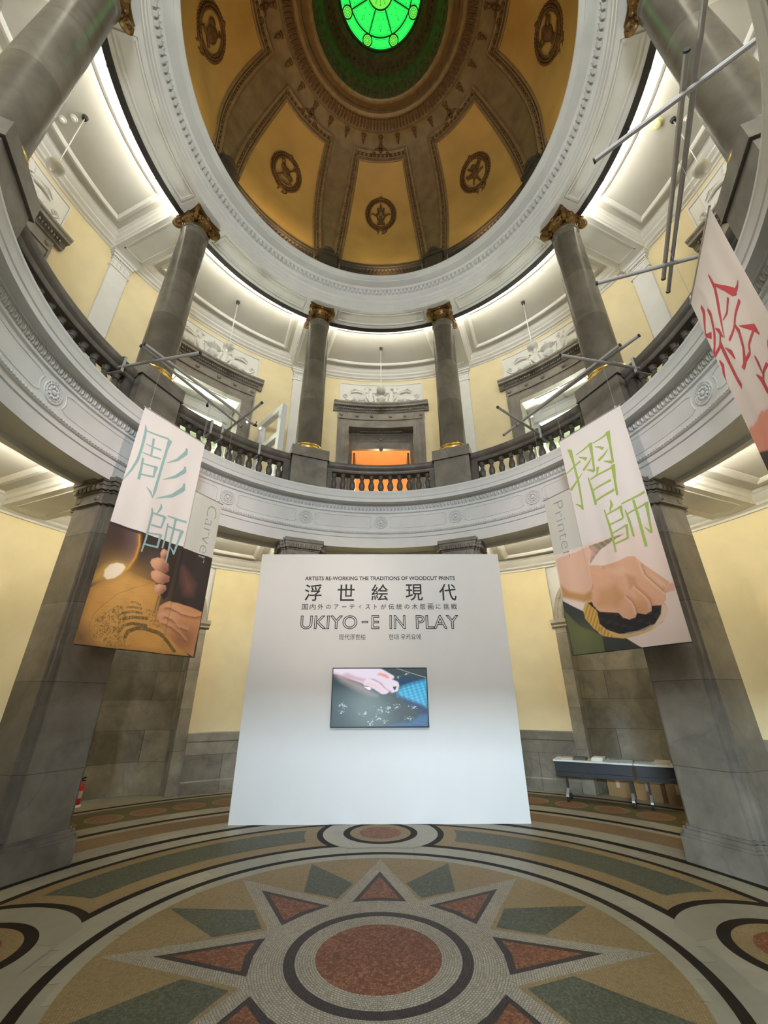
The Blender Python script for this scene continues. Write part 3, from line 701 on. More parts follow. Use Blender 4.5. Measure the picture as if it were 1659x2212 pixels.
# ================================================================== THINGS
D = {"SL":[[[64,240,7],[87,302,27],[97,425,30],[101,590,29],[93,776,29],[56,937,22],[-13,1137,6]],[[98,319,15],[257,286,19],[419,254,24]],[[440,255,55],[427,417,32],[417,672,31],[411,896,30],[406,1078,33],[400,1189,8]],[[402,1185,8],[359,1121,26],[292,1065,5]],[[140,499,8],[238,491,19],[355,475,23]],[[126,640,8],[254,622,20],[377,603,21]],[[219,364,27],[233,474,26],[245,614,20]],[[152,707,23],[167,861,26],[172,1013,31]],[[163,782,13],[342,749,20]],[[345,733,44],[343,822,27],[344,905,20]],[[168,938,16],[355,892,20]],[[716,231,23],[716,312,50],[615,480,30],[475,610,5]],[[756,516,23],[761,588,49],[648,736,33],[476,871,5]],[[804,768,22],[807,856,52],[662,1028,39],[445,1167,5]],[[543,1206,10],[555,1254,30],[530,1328,16],[503,1379,7]],[[427,1315,13],[450,1373,29],[451,1569,24],[452,1731,23],[436,1906,18]],[[447,1371,16],[634,1357,23]],[[632,1351,40],[628,1418,25],[618,1520,20]],[[474,1528,16],[624,1515,20]],[[436,1648,12],[641,1610,21]],[[636,1605,36],[632,1685,24],[629,1788,19]],[[440,1801,18],[640,1783,21]],[[662,1328,10],[807,1316,21],[957,1312,25]],[[799,1320,31],[802,1508,26],[797,1689,25],[799,1937,16]],[[694,1427,20],[706,1610,23],[700,1775,19]],[[693,1465,13],[907,1456,21]],[[922,1444,46],[902,1594,26],[875,1809,17]],[[878,1805,13],[852,1760,20],[808,1713,5]]],"SR":[[[106,206,12],[142,248,51],[152,446,29],[159,785,28],[134,1195,18]],[[133,1189,18],[122,1140,28],[36,1063,5]],[[1,553,16],[125,522,21],[258,479,24]],[[9,834,38],[119,762,22],[241,675,7]],[[215,355,13],[347,333,20],[472,306,25]],[[463,296,51],[452,473,29],[427,737,24]],[[420,736,28],[391,702,28],[310,649,5]],[[247,409,8],[317,460,26],[353,500,40]],[[450,503,7],[367,572,23],[265,637,29]],[[501,323,13],[624,308,19],[744,291,24]],[[736,266,52],[719,472,27],[693,738,26]],[[690,736,26],[657,704,30],[574,649,5]],[[512,385,7],[578,431,24],[616,477,38]],[[674,514,7],[604,568,22],[514,615,31]],[[310,775,14],[325,976,28],[329,1202,30]],[[487,699,35],[466,767,22],[431,824,7]],[[337,819,14],[510,804,20],[689,791,21]],[[686,764,49],[655,989,26],[636,1193,25]],[[337,986,14],[486,972,20],[607,955,26]],[[337,1149,17],[482,1129,21],[617,1101,26]],[[536,1218,10],[538,1293,32],[509,1340,19],[491,1393,6]],[[430,1322,13],[447,1535,25],[450,1716,25],[443,1905,21]],[[452,1396,13],[636,1356,19]],[[638,1347,37],[634,1425,23],[630,1512,18]],[[454,1541,13],[626,1514,18]],[[464,1660,12],[637,1615,18]],[[649,1607,36],[640,1687,22],[623,1775,21]],[[457,1802,15],[636,1773,21]],[[655,1329,11],[814,1311,18],[958,1291,23]],[[684,1426,12],[697,1580,24],[699,1783,20]],[[692,1484,11],[813,1457,15],[933,1436,17]],[[944,1425,40],[921,1604,23],[901,1801,19]],[[899,1797,19],[877,1765,19],[841,1710,4]],[[807,1336,24],[809,1528,26],[804,1761,26],[801,1941,25]]],"S3":[[[515,225,15],[513,386,40],[425,559,33],[326,789,7]],[[522,363,18],[645,554,37],[717,688,55],[731,738,10]],[[729,704,38],[793,717,25],[855,715,6]],[[632,648,30],[510,685,23],[410,669,7]],[[736,799,31],[606,822,24],[521,848,22],[371,865,25]],[[524,846,20],[541,938,39],[492,1055,29],[416,1161,36],[372,1175,40]],[[589,923,6],[727,1086,44],[748,1181,6]],[[710,1097,21],[581,1125,22],[548,1165,25],[426,1148,30]],[[160,225,30],[160,303,50],[78,380,30],[11,448,17]],[[-41,405,9],[109,550,53]],[[258,371,24],[272,452,51],[179,572,36],[73,657,28],[-46,705,50]],[[234,587,10],[289,676,41],[312,765,9]],[[284,707,26],[152,732,27],[-22,706,29]],[[159,721,19],[189,759,54],[190,977,44],[196,1135,46],[219,1239,45]],[[258,839,9],[324,954,35],[335,1035,9]],[[51,802,12],[62,880,43],[15,938,39],[-28,1015,32]],[[586,1237,8],[585,1311,21],[574,1396,9]],[[485,1339,8],[524,1423,39],[523,1538,35]],[[674,1391,28],[596,1400,20],[541,1437,18]],[[825,1304,8],[786,1320,19],[733,1361,11]]],"PL":{"bound":[[-19,1692],[942,1718],[1508,1708]],"lampd":[[-17,1698],[154,1695],[357,1700],[388,1831],[380,2003],[323,2153],[180,2304],[-15,2406],[-9,2270],[-16,1992]],"lamprim":[[360,1715],[390,1838],[382,1994],[328,2144],[226,2271]],"lampglow":[[-11,2398],[-2,2295],[76,2177],[193,2101],[323,2101],[273,2238],[158,2323]],"lampw":[[99,2297],[91,2229],[131,2155],[197,2115],[268,2112],[298,2145],[270,2225],[217,2288],[144,2324]],"wood":[[-1,2456],[57,2389],[170,2320],[260,2241],[361,2186],[584,2218],[715,2224],[832,2358],[832,2552],[899,2687],[1179,2854],[1423,3036],[957,3048],[426,3046],[-20,3049],[-31,2854],[-22,2679]],"woodc":[[427,2430],[293,2806],[724,2989]],"wooddark":[[-20,3049],[-31,2854],[81,2911],[156,3042]],"crack":[[682,2225],[573,2296],[465,2350],[292,2458],[182,2602],[112,2719],[96,2835],[129,2942],[189,3008]],"b1":[[506,2908],[524,2846],[613,2797],[747,2783],[897,2810],[1047,2877],[1214,2996]],"b2":[[425,2852],[446,2794],[543,2753],[737,2747]],"b3":[[439,2715],[538,2682],[724,2666]],"b4":[[402,2658],[507,2621],[633,2619]],"b5":[[440,2587],[522,2565],[613,2568]],"b6":[[479,2515],[537,2509],[591,2530]],"curl":[[147,2751],[360,2555],[467,2686],[404,2868],[613,3014],[316,3032],[175,2936]],"curl2":[[671,2552],[835,2566],[913,2743],[781,2734]],"handle":[[726,1728],[933,1721],[935,2068],[917,2355],[879,2409],[821,2345],[879,1986]],"f1":[[737,1770],[789,1783],[802,1877],[777,1930],[717,1911],[690,1846],[704,1793]],"f2":[[596,1954],[668,1909],[752,1900],[842,1947],[858,2032],[799,2087],[696,2083],[619,2041],[588,1996]],"f3":[[634,2099],[692,2068],[815,2083],[890,2103],[896,2165],[830,2212],[739,2219],[656,2185],[628,2139]],"f4":[[717,2262],[782,2224],[868,2227],[884,2277],[845,2340],[765,2357],[716,2323]],"blade":[[815,2369],[806,2453],[806,2549]],"hand":[[843,2565],[849,2490],[904,2442],[949,2413],[1106,2402],[1296,2413],[1507,2451],[1512,2625],[1498,2908],[1500,3044],[1315,2972],[1108,2848],[968,2764],[847,2644]],"h1":[[920,2506],[1022,2495],[1193,2534],[1405,2546],[1497,2515]],"h2":[[913,2612],[1072,2631],[1197,2702],[1332,2729]],"h3":[[918,2699],[1076,2719],[1233,2780],[1336,2865]],"k1":[[1029,2456],[1100,2450],[1158,2463]],"k2":[[1068,2541],[1130,2537],[1174,2569]],"k3":[[1100,2671],[1163,2677],[1214,2700]],"nail":[[869,2568],[918,2566],[937,2608],[888,2645],[854,2607]],"red":[[1069,1934],[1178,1988],[1304,2108],[1296,2243],[1186,2267],[1113,2121]],"ctext":[[1318,885],[1300,1779],[1460,956],[1228,1031]]},"PR":{"bound":[[-472,1724],[74,1716],[594,1710]],"gapd":[[93,1714],[594,1710],[457,1751],[246,1804],[54,1951],[104,1818]],"arm2":[[-464,1735],[74,1716],[103,1834],[36,1950],[101,2045],[-22,2409],[-162,2409],[-471,2278],[-460,2001]],"armsh":[[-468,2102],[-343,2230],[-138,2307],[-6,2272],[-38,2405],[-162,2409],[-471,2278]],"fist":[[33,1962],[243,2020],[434,2027],[549,1999],[635,2012],[717,2136],[789,2228],[916,2384],[941,2430],[857,2505],[842,2581],[783,2629],[682,2617],[666,2674],[592,2697],[504,2666],[477,2713],[402,2727],[323,2691],[279,2627],[40,2571],[-40,2482],[-55,2402],[25,2217]],"thumb":[[954,2407],[988,2441],[964,2502],[856,2507],[862,2486],[922,2453]],"sh1":[[107,2298],[335,2289],[422,2483],[264,2567],[25,2494]],"sh2":[[494,2209],[583,2261],[589,2348],[493,2384]],"sh3":[[555,2369],[587,2461],[670,2561],[613,2671],[521,2655]],"hl1":[[662,2077],[753,2260],[869,2414],[819,2456],[716,2294]],"hl2":[[259,2087],[473,2114],[515,2185],[361,2190]],"l1":[[441,2466],[490,2532],[507,2612],[504,2666]],"l2":[[561,2370],[649,2488],[680,2549],[685,2615]],"l3":[[694,2144],[710,2264],[776,2371],[852,2497]],"l4":[[-55,2402],[-13,2302],[33,2219]],"l5":[[857,2505],[922,2453],[952,2413]],"rim":[[-166,2427],[-108,2407],[303,2415],[703,2540],[825,2617],[828,2696],[745,2811],[596,2880],[436,2918],[263,2923],[31,2867],[-106,2755],[-195,2622],[-205,2513]],"rimR":[[801,2613],[835,2671],[799,2755],[701,2830],[616,2857],[719,2768]],"disc":[[-114,2429],[8,2566],[5,2713],[81,2796],[219,2863],[361,2882],[533,2865],[668,2812],[751,2722],[781,2629],[573,2514],[141,2426]],"goldl":[[17,2582],[-110,2414],[-198,2499],[-195,2622],[-106,2755],[31,2867],[177,2906],[54,2778],[8,2699]],"arc":[[305,2874],[477,2870],[624,2825]],"mat":[[-474,2335],[-191,2531],[-30,2852],[293,2920],[480,3062],[-450,3066]],"matg":[[-483,2464],[-270,2717],[11,2850],[-13,3044],[-458,3061]],"ptext":[[-240,898],[-313,1765],[-138,978],[-365,921]]},"P3":{"sal":[[-5,1527],[212,1575],[331,1575],[352,1671],[311,1771],[167,1885],[-42,1765]],"dk":[[18,1789],[169,1829],[305,1879],[98,2045],[13,1951]]},"TV":{"scr":[[-733,1984],[703,1984],[694,1175],[-725,1175]],"mid":[[-376,1646],[-90,1605],[-89,1368],[-304,1330]],"hand":[[-756,1997],[-3,1984],[87,1937],[209,1869],[203,1838],[175,1827],[269,1786],[284,1735],[261,1659],[173,1634],[151,1664],[85,1619],[19,1619],[-91,1685],[-269,1767],[-459,1829],[-605,1881],[-752,1918]],"arm":[[-730,1923],[-605,1881],[-436,1819],[-269,1767],[-223,1696],[-47,1595],[-156,1605],[-400,1696],[-602,1799]],"pink":[[-170,1839],[-92,1828],[8,1777],[85,1695],[173,1644],[162,1629],[63,1695],[-25,1777]],"pink2":[[-731,1934],[-606,1887],[-517,1918],[-360,1860],[-225,1829],[-269,1788],[-459,1829],[-627,1861]],"org":[[-59,1890],[-14,1921],[86,1900],[142,1843],[97,1838],[19,1875]],"dk":[[185,1720],[246,1725],[228,1684],[206,1669]],"f3":[[-269,1767],[-158,1787],[-47,1736],[41,1675],[79,1634],[41,1619],[-47,1685],[-135,1726],[-246,1736]],"nail":[[-257,1721],[-157,1716],[-141,1685],[-179,1675]],"blue":[[261,1654],[317,1714],[451,1755],[708,1816],[696,1424],[606,1474],[455,1523],[260,1594]],"blued":[[253,1827],[398,1848],[709,1826],[708,1795],[451,1755],[306,1704]],"blued2":[[260,1594],[455,1523],[701,1424],[702,1337],[388,1484]],"bluel":[[125,1195],[328,1233],[425,1232],[600,1328],[697,1337],[694,1175],[125,1175]],"line":[[244,1984],[467,1915],[697,1849]]},"TVs":[[-566,1458,70],[-585,1380,45],[-293,1350,60],[-14,1388,70],[127,1426,80],[236,1445,60],[416,1290,60],[496,1435,50],[-131,1225,60],[62,1253,40],[388,1899,30],[-46,1301,70],[276,1858,30]],"BL":[[-3.1446,0.761,5.1],[0.4593,0.8883,0.0],1.009],"BR":[[2.7308,1.5729,5.1],[0.4899,-0.8718,0.0],0.998],"B3":[[3.1014,-0.8328,5.1],[-0.4534,-0.8913,0.0],0.983],"backL":[[1.0156,0.785],[1.525,0.7907],[0.9842,3.048],[1.4937,3.037]],"backR":[[-0.4862,0.8066],[-0.0083,0.7734],[-0.4541,3.0562],[-0.0045,3.0203]],"botL":[[-0.0106,3.0519],[0.9583,3.045]],"botR":[[-0.0045,3.0203],[0.9786,3.0678]]}
# ---- columns on pedestals
def square_ring(b, hw, r0, r1, z0, z1, mat=0): b.box(-hw, hw, r0-4.07, r1-4.07, z0, z1, mat)
def make_column(az, label):
    X = frame(az, 4.07, 5.285)
    t = thing('marble_column', label, 'column', X, 'gallery columns')
    b = MB(); b.box(-.385, .385, -.375, .375, 0, .11); b.box(-.36, .36, -.345, .345, .11, .72)
    pe = b.build('pedestal', 'stone_l', t, smooth=False)
    b = MB(); b.box(-.385, .385, -.37, .37, .72, .955); b.box(-.395, .395, -.38, .38, .72, .74); b.build('pedestal_cap', 'stone_l', pe, smooth=False)
    b = MB()
    b.lathe([(.33, .955), (.345, .975), (.35, 1.0), (.335, 1.03), (.315, 1.04), (.305, 1.06), (.315, 1.075), (.32, 1.09), (.31, 1.11), (.29, 1.12), (.285, 1.14)], 40)
    b.build('base_moulding', 'gold', t)
    b = MB(); pr = [(.29, 1.13), (.278, 1.17)]
    for i in range(9):
        f = i/8; pr.append((.275-.028*f**1.6, 1.2+3.55*f))
    pr += [(.26, 4.76), (.262, 4.79), (.248, 4.81)]
    b.lathe(pr, 48); b.build('shaft', 'shaft', t, ang=50)
    b = MB(); z0 = 4.79
    b.lathe([(.25, z0), (.27, z0+.02), (.275, z0+.04), (.26, z0+.06), (.25, z0+.10), (.265, z0+.17), (.30, z0+.23), (.335, z0+.27), (.34, z0+.30)], 32)
    n = 16
    out = []
    for s in range(4):
        for i in range(n):
            u = -1+2*i/n; p = Vector((u*.355*(1 if abs(u) < .9 else .93), .355-.05*(1-u*u), 0)); out.append(Matrix.Rotation(-s*PI/2, 3, 'Z') @ p)
    for za, zb, k in ((z0+.36, z0+.40, .97), (z0+.40, z0+.437, 1.03)):
        m = len(out); vs = [(p.x*k, p.y*k, za) for p in out]+[(p.x*k, p.y*k, zb) for p in out]
        b.add(vs, [tuple(range(m)), tuple(range(m, 2*m))[::-1]]+[(i, (i+1) % m, (i+1) % m+m, i+m) for i in range(m)])
    for s in range(4):
        Q = Matrix.Rotation(s*PI/2+PI/4, 4, 'Z')
        # corner volute: a scroll standing on the diagonal
        pts = []; rs = []
        for i in range(26):
            t_ = i/25*2.1*2*PI; r = .135*(1-i/29); pts.append((.385+r*math.sin(t_)*.95, 0, z0+.225+r*math.cos(t_))); rs.append(.042-.02*i/25)
        b.tube(pts, rs, 6, X=Q); b.ell((.385, 0, z0+.225), (.035, .06, .035), 7, 5, X=Q)
        b.tube([(.20, 0, z0+.31), (.28, 0, z0+.355), (.385, 0, z0+.36)], [.035, .042, .042], 6, X=Q)
        P_ = Matrix.Rotation(s*PI/2, 4, 'Z')
        b.ell((0, .315, z0+.385), (.06, .035, .05), 8, 5, X=P_)
        for dx in (-.13, 0, .13): b.ell((dx, .285, z0+.27), (.045, .045, .06), 7, 5, X=P_)
        for dx in (-.16, -.08, 0, .08, .16): b.ell((dx, .245, z0+.16), (.03, .03, .065), 6, 4, X=P_)
    b.map(lambda x, y, z: (x*.83, y*.86, z)).build('capital', 'bronze', t, ang=45)
    return t
COLS = [(-22.5, 'grey marble column with dark gilt capital, directly left of the middle gallery doorway'),
        (22.5, 'grey marble column with dark gilt capital, directly right of the middle gallery doorway'),
        (-67.5, 'grey marble column standing behind the carver banner and the crossed tubes on the left'),
        (67.5, 'grey marble column standing behind the printer banner and the crossed tubes on the right'),
        (-112.5, 'near grey marble column cut off by the upper left corner of the photo'),
        (112.5, 'near grey marble column in the upper right corner, behind the long tubes')]
c0 = make_column(*COLS[0])
for az, lab in COLS[1:]: copy_tree(c0, frame(az, 4.07, 5.285), lab)
# ---- balustrades between the pedestals
def baluster():
    b = MB(); pr = [(.062, .0), (.062, .03), (.05, .04), (.058, .055), (.05, .07), (.034, .085), (.045, .11), (.064, .16), (.066, .20), (.055, .25), (.038, .30), (.031, .335), (.046, .345), (.046, .36), (.036, .37), (.05, .39), (.058, .41), (.062, .42), (.062, .445)]
    b.lathe(pr, 14); b.box(-.066, .066, -.066, .066, -.03, .02); b.box(-.066, .066, -.066, .066, .425, .455)
    return b
Rb = 3.98
def make_balustrade(az, label):
    t = thing('balustrade', label, 'balustrade', frame(az, Rb, 5.285), 'gallery balustrades')
    L = R_(16.9)*Rb
    b = MB(); b.bar([(-.15, 0), (-.15, .09), (-.13, .115), (-.10, .135), (.10, .135), (.13, .115), (.15, .09), (.15, 0)], -L, L, 24); b.bend(Rb).build('plinth_rail', 'stone', t)
    b = MB(); b.bar([(-.10, .58), (-.115, .60), (-.12, .64), (-.10, .655), (-.14, .68), (-.16, .71), (-.16, .76), (-.145, .785), (.145, .785), (.16, .76), (.16, .71), (.14, .68), (.10, .655), (.12, .64), (.115, .60), (.10, .58)], -L, L, 24)
    b.bend(Rb).build('handrail', 'stone', t)
    for s in (-1, 1):
        b = MB(); x0, x1 = sorted((s*R_(15.1)*Rb, s*L)); b.bar([(-.11, .13), (.11, .13), (.11, .6), (-.11, .6)], x0, x1, 2)
        xp = sorted((s*(R_(15.1)*Rb+.02), s*(L-.03))); b.bar([(-.118, .19), (-.10, .19), (-.10, .54), (-.118, .54)], *xp, 1)
        b.bend(Rb).build('end_post', 'stone', t, smooth=False)
    me = None
    for i in range(11):
        a = (i-5)*2.88
        if i in (0, 10): a = math.copysign(14.25, i-5)
        if me is None: o = baluster().build('baluster', 'stone', t); me = o.data
        else: o = bpy.data.objects.new('baluster', me); COL.objects.link(o); o.parent = t
        F = frame(0, Rb, 5.285).inverted() @ frame(a, Rb, 5.285+.135); o.matrix_local = F @ Matrix.Diagonal((1, 1, 1.06, 1))
    return t
BALS = [(0, 'dark stone balustrade in front of the middle gallery doorway, orange light between its balusters'),
        (-45, 'dark stone balustrade above the carver banner, just left of the middle one'),
        (45, 'dark stone balustrade above the printer banner, just right of the middle one'),
        (-90, 'dark stone balustrade curving up along the left edge, seen steeply from below'),
        (90, 'dark stone balustrade on the right, running up behind the crimson-lettered banner')]
b0 = make_balustrade(*BALS[0])
for az, lab in BALS[1:]: copy_tree(b0, frame(az, Rb, 5.285), lab)
# ---- piers carrying the gallery
def make_pier(az, label):
    t = thing('marble_pier', label, 'pier', frame(az, 4.0, 0), 'piers under the gallery')
    def cross(b, z0, z1, o=0.0, mat=0):
        b.box(-.285-o, .285+o, -.34-o, .34+o, z0, z1, mat); b.box(-.365-o, .365+o, -.235-o, .235+o, z0, z1, mat); b.box(-.335-o*.6, .335+o*.6, -.29-o*.6, .29+o*.6, z0, z1, mat)
    b = MB(); cross(b, .30, .83); cross(b, .99, 3.84); cross(b, .83, .99, .004); b.build('shaft', 'pier', t, smooth=False)
    b = MB(); cross(b, 0, .22, .075); cross(b, .22, .245, .06); cross(b, .245, .285, .045); cross(b, .285, .31, .02); b.build('plinth', 'pier', t, smooth=False)
    b = MB(); cross(b, 3.835, 3.86, .04); cross(b, 3.86, 4.01, .005); cross(b, 4.0, 4.03, .02); cross(b, 4.03, 4.09, .045); cross(b, 4.09, 4.14, .055); cross(b, 4.14, 4.205, .07)
    for (hx, y, n, rot) in ((.285, -.34, 7, 0), (.285, .34, 7, 2), (.235, -.365, 6, 1), (.235, .365, 6, 3)):
        for i in range(n):
            u = -hx+2*hx*(i+.5)/n
            c = (u, y-math.copysign(.0, y)+math.copysign(.05, y), 4.06) if rot in (0, 2) else (y+math.copysign(.05, y), u, 4.06)
            b.ell(c, (.034, .026, .045) if rot in (0, 2) else (.026, .034, .045), 6, 5)
        for u in (-.17, .17):
            c = (u, y, 3.93) if rot in (0, 2) else (y, u, 3.93)
            b.ell(c, (.042, .03, .042) if rot in (0, 2) else (.03, .042, .042), 8, 5)
    b.build('capital', 'stone_l', t)
    return t
PIERS = [(-67.5, 'tall grey marble pier at the left edge, below the carver banner'),
         (67.5, 'tall grey marble pier at the right edge, below the printer banner'),
         (-22.5, 'grey marble pier whose carved capital shows over the left end of the white title wall'),
         (22.5, 'grey marble pier whose carved capital shows over the right end of the white title wall')]
p0 = make_pier(*PIERS[0])
for az, lab in PIERS[1:]:
    p1 = copy_tree(p0, frame(az, 4.0, 0), lab)
    if abs(az) < 30:   # these two stand right behind the title wall, on a lower, flush plinth
        for c in p1.children:
            if c.name.startswith('plinth'): c.scale = (.84, .84, .5)
# ---- gallery doorways
def make_door(i, az):
    X = frame(az, 6.34, 5.285); Rw = 6.34
    b = MB(); prof = lambda z0, z1, y: [(y, z0), (.05, z0), (.05, z1), (y, z1)]
    # jambs and head, stepped
    for w0, w1, y in ((.96, 1.05, -.10), (1.05, 1.17, -.075), (1.17, 1.29, -.05), (1.25, 1.29, -.08)):
        zt = 3.53+(w1-.96)
        for s in (-1, 1):
            x0, x1 = sorted((s*w0, s*w1)); b.bar(prof(0, zt, y), x0, x1, 1)
        b.bar(prof(3.53+(w0-.96), zt, y), -w0, w0, 12)
    for s in (-1, 1):
        x0, x1 = sorted((s*.955, s*.97)); b.bar([(-.09, 0), (.85, 0), (.85, 3.55), (-.09, 3.55)], x0, x1, 1)
    o = struct(b.bend(Rw).build('door_%d' % i, 'doorstone', ang=25)); o.matrix_world = X
    b = MB(); b.bar([(.045, 3.54), (.85, 3.54), (.85, 3.58), (.045, 3.58)], -.97, .97, 8)
    for u in (-.62, .02): b.bar([(.10, 3.515), (.78, 3.515), (.78, 3.545), (.10, 3.545)], u, u+.60, 4)
    b.bend(Rw).build('soffit', 'doorstone' if i == 1 else 'white', o)
    b = MB(); b.bar([(.05, 3.84), (-.05, 3.84), (-.05, 4.10), (.05, 4.10)], -1.30, 1.30, 14); b.bend(Rw).build('frieze', 'doorstone', o)
    b = MB()
    b.bar([(.05, 4.09), (-.08, 4.09), (-.09, 4.12), (-.11, 4.13), (-.12, 4.20), (-.22, 4.21), (-.23, 4.26), (-.26, 4.29), (-.265, 4.33), (.05, 4.36)], -1.44, 1.44, 16)
    b.bend(Rw).build('cornice', 'doorstone', o, ang=25)
    b = MB()
    for k in range(44):
        x = -1.33+2.66*(k+.5)/44; b.box(x-.018, x+.018, -.155, -.08, 4.135, 4.195)
    b.bend(Rw).build('dentil', 'doorstone', o)
    b = MB()
    for x in (-1.2, -.72, -.28, .28, .72, 1.2): b.ell((x, -.05, 3.965), (.055, .045, .055), 10, 6)
    b.bend(Rw).build('boss', 'doorstone', o)
    return o
for i, az in enumerate((0, -45, 45, -90, 90)): make_door(i+1, az)
# rooms behind the doorways, and the lintel and door case seen inside
for i, (az, m) in enumerate(((0, 'orange'), (-45, 'roomw'), (45, 'roomw'), (-90, 'roomw'), (90, 'roomw'))):
    X = frame(az, 6.34, 5.285)
    b = MB(); x0, x1, y0, y1, z1 = -2.2, 2.2, .86, 3.6, 4.4
    b.add([(x0, y0, 0), (x0, y1, 0), (x1, y1, 0), (x1, y0, 0), (x0, y0, z1), (x0, y1, z1), (x1, y1, z1), (x1, y0, z1)], [(0, 1, 2, 3), (4, 7, 6, 5), (0, 4, 5, 1), (1, 5, 6, 2), (2, 6, 7, 3)])
    b.box(x0, -.97, y0-.02, y0, 0, z1); b.box(.97, x1, y0-.02, y0, 0, z1); b.box(-.97, .97, y0-.02, y0, 3.55, z1)
    o = struct(b.build('wall_room' if i == 0 else 'wall_room.%03d' % i, m, smooth=False)); o.matrix_world = X
    b = MB()
    if i == 0:
        b.box(-.95, .95, .18, .30, 3.15, 3.54); b.box(-.95, -.86, .18, .30, 0, 3.16); b.box(.86, .95, .18, .30, 0, 3.16); b.box(-.86, .86, .16, .26, 2.97, 3.15)
        b.ell((0, .17, 3.35), (.10, .03, .09), 12, 6); b.box(-.80, .80, .165, .185, 3.22, 3.25); b.box(-.80, .80, .165, .185, 3.46, 3.49); b.ell((0, .15, 2.97), (.06, .05, .10), 10, 6)
        b.build('door_case', 'stone_l', o, smooth=False)
        b = MB()
        for s in (-1, 1): b.box(s*.80-.03, s*.80+.03, .28, .9, 0, 2.9)
        b.build('door_leaf', 'brass', o, smooth=False)
    else:
        b.box(-.95, .95, .60, .74, 3.12, 3.54); b.box(-.95, -.82, .60, .74, 0, 3.2); b.box(.82, .95, .60, .74, 0, 3.2); b.box(-.75, .75, .585, .60, 3.2, 3.24); b.box(-.75, .75, .585, .60, 3.42, 3.46)
        b.build('door_case', 'white', o, smooth=False)
        b = MB(); b.box(-2.1, 2.1, 3.0, 3.5, 3.55, 3.75); b.box(-2.1, 2.1, 3.2, 3.55, 3.75, 4.0)
        for k in range(10): b.box(-2.0+.42*k, -1.97+.42*k, 3.18, 3.24, 2.0, 3.55)
        b.build('room_cornice', 'roomw', o, smooth=False)
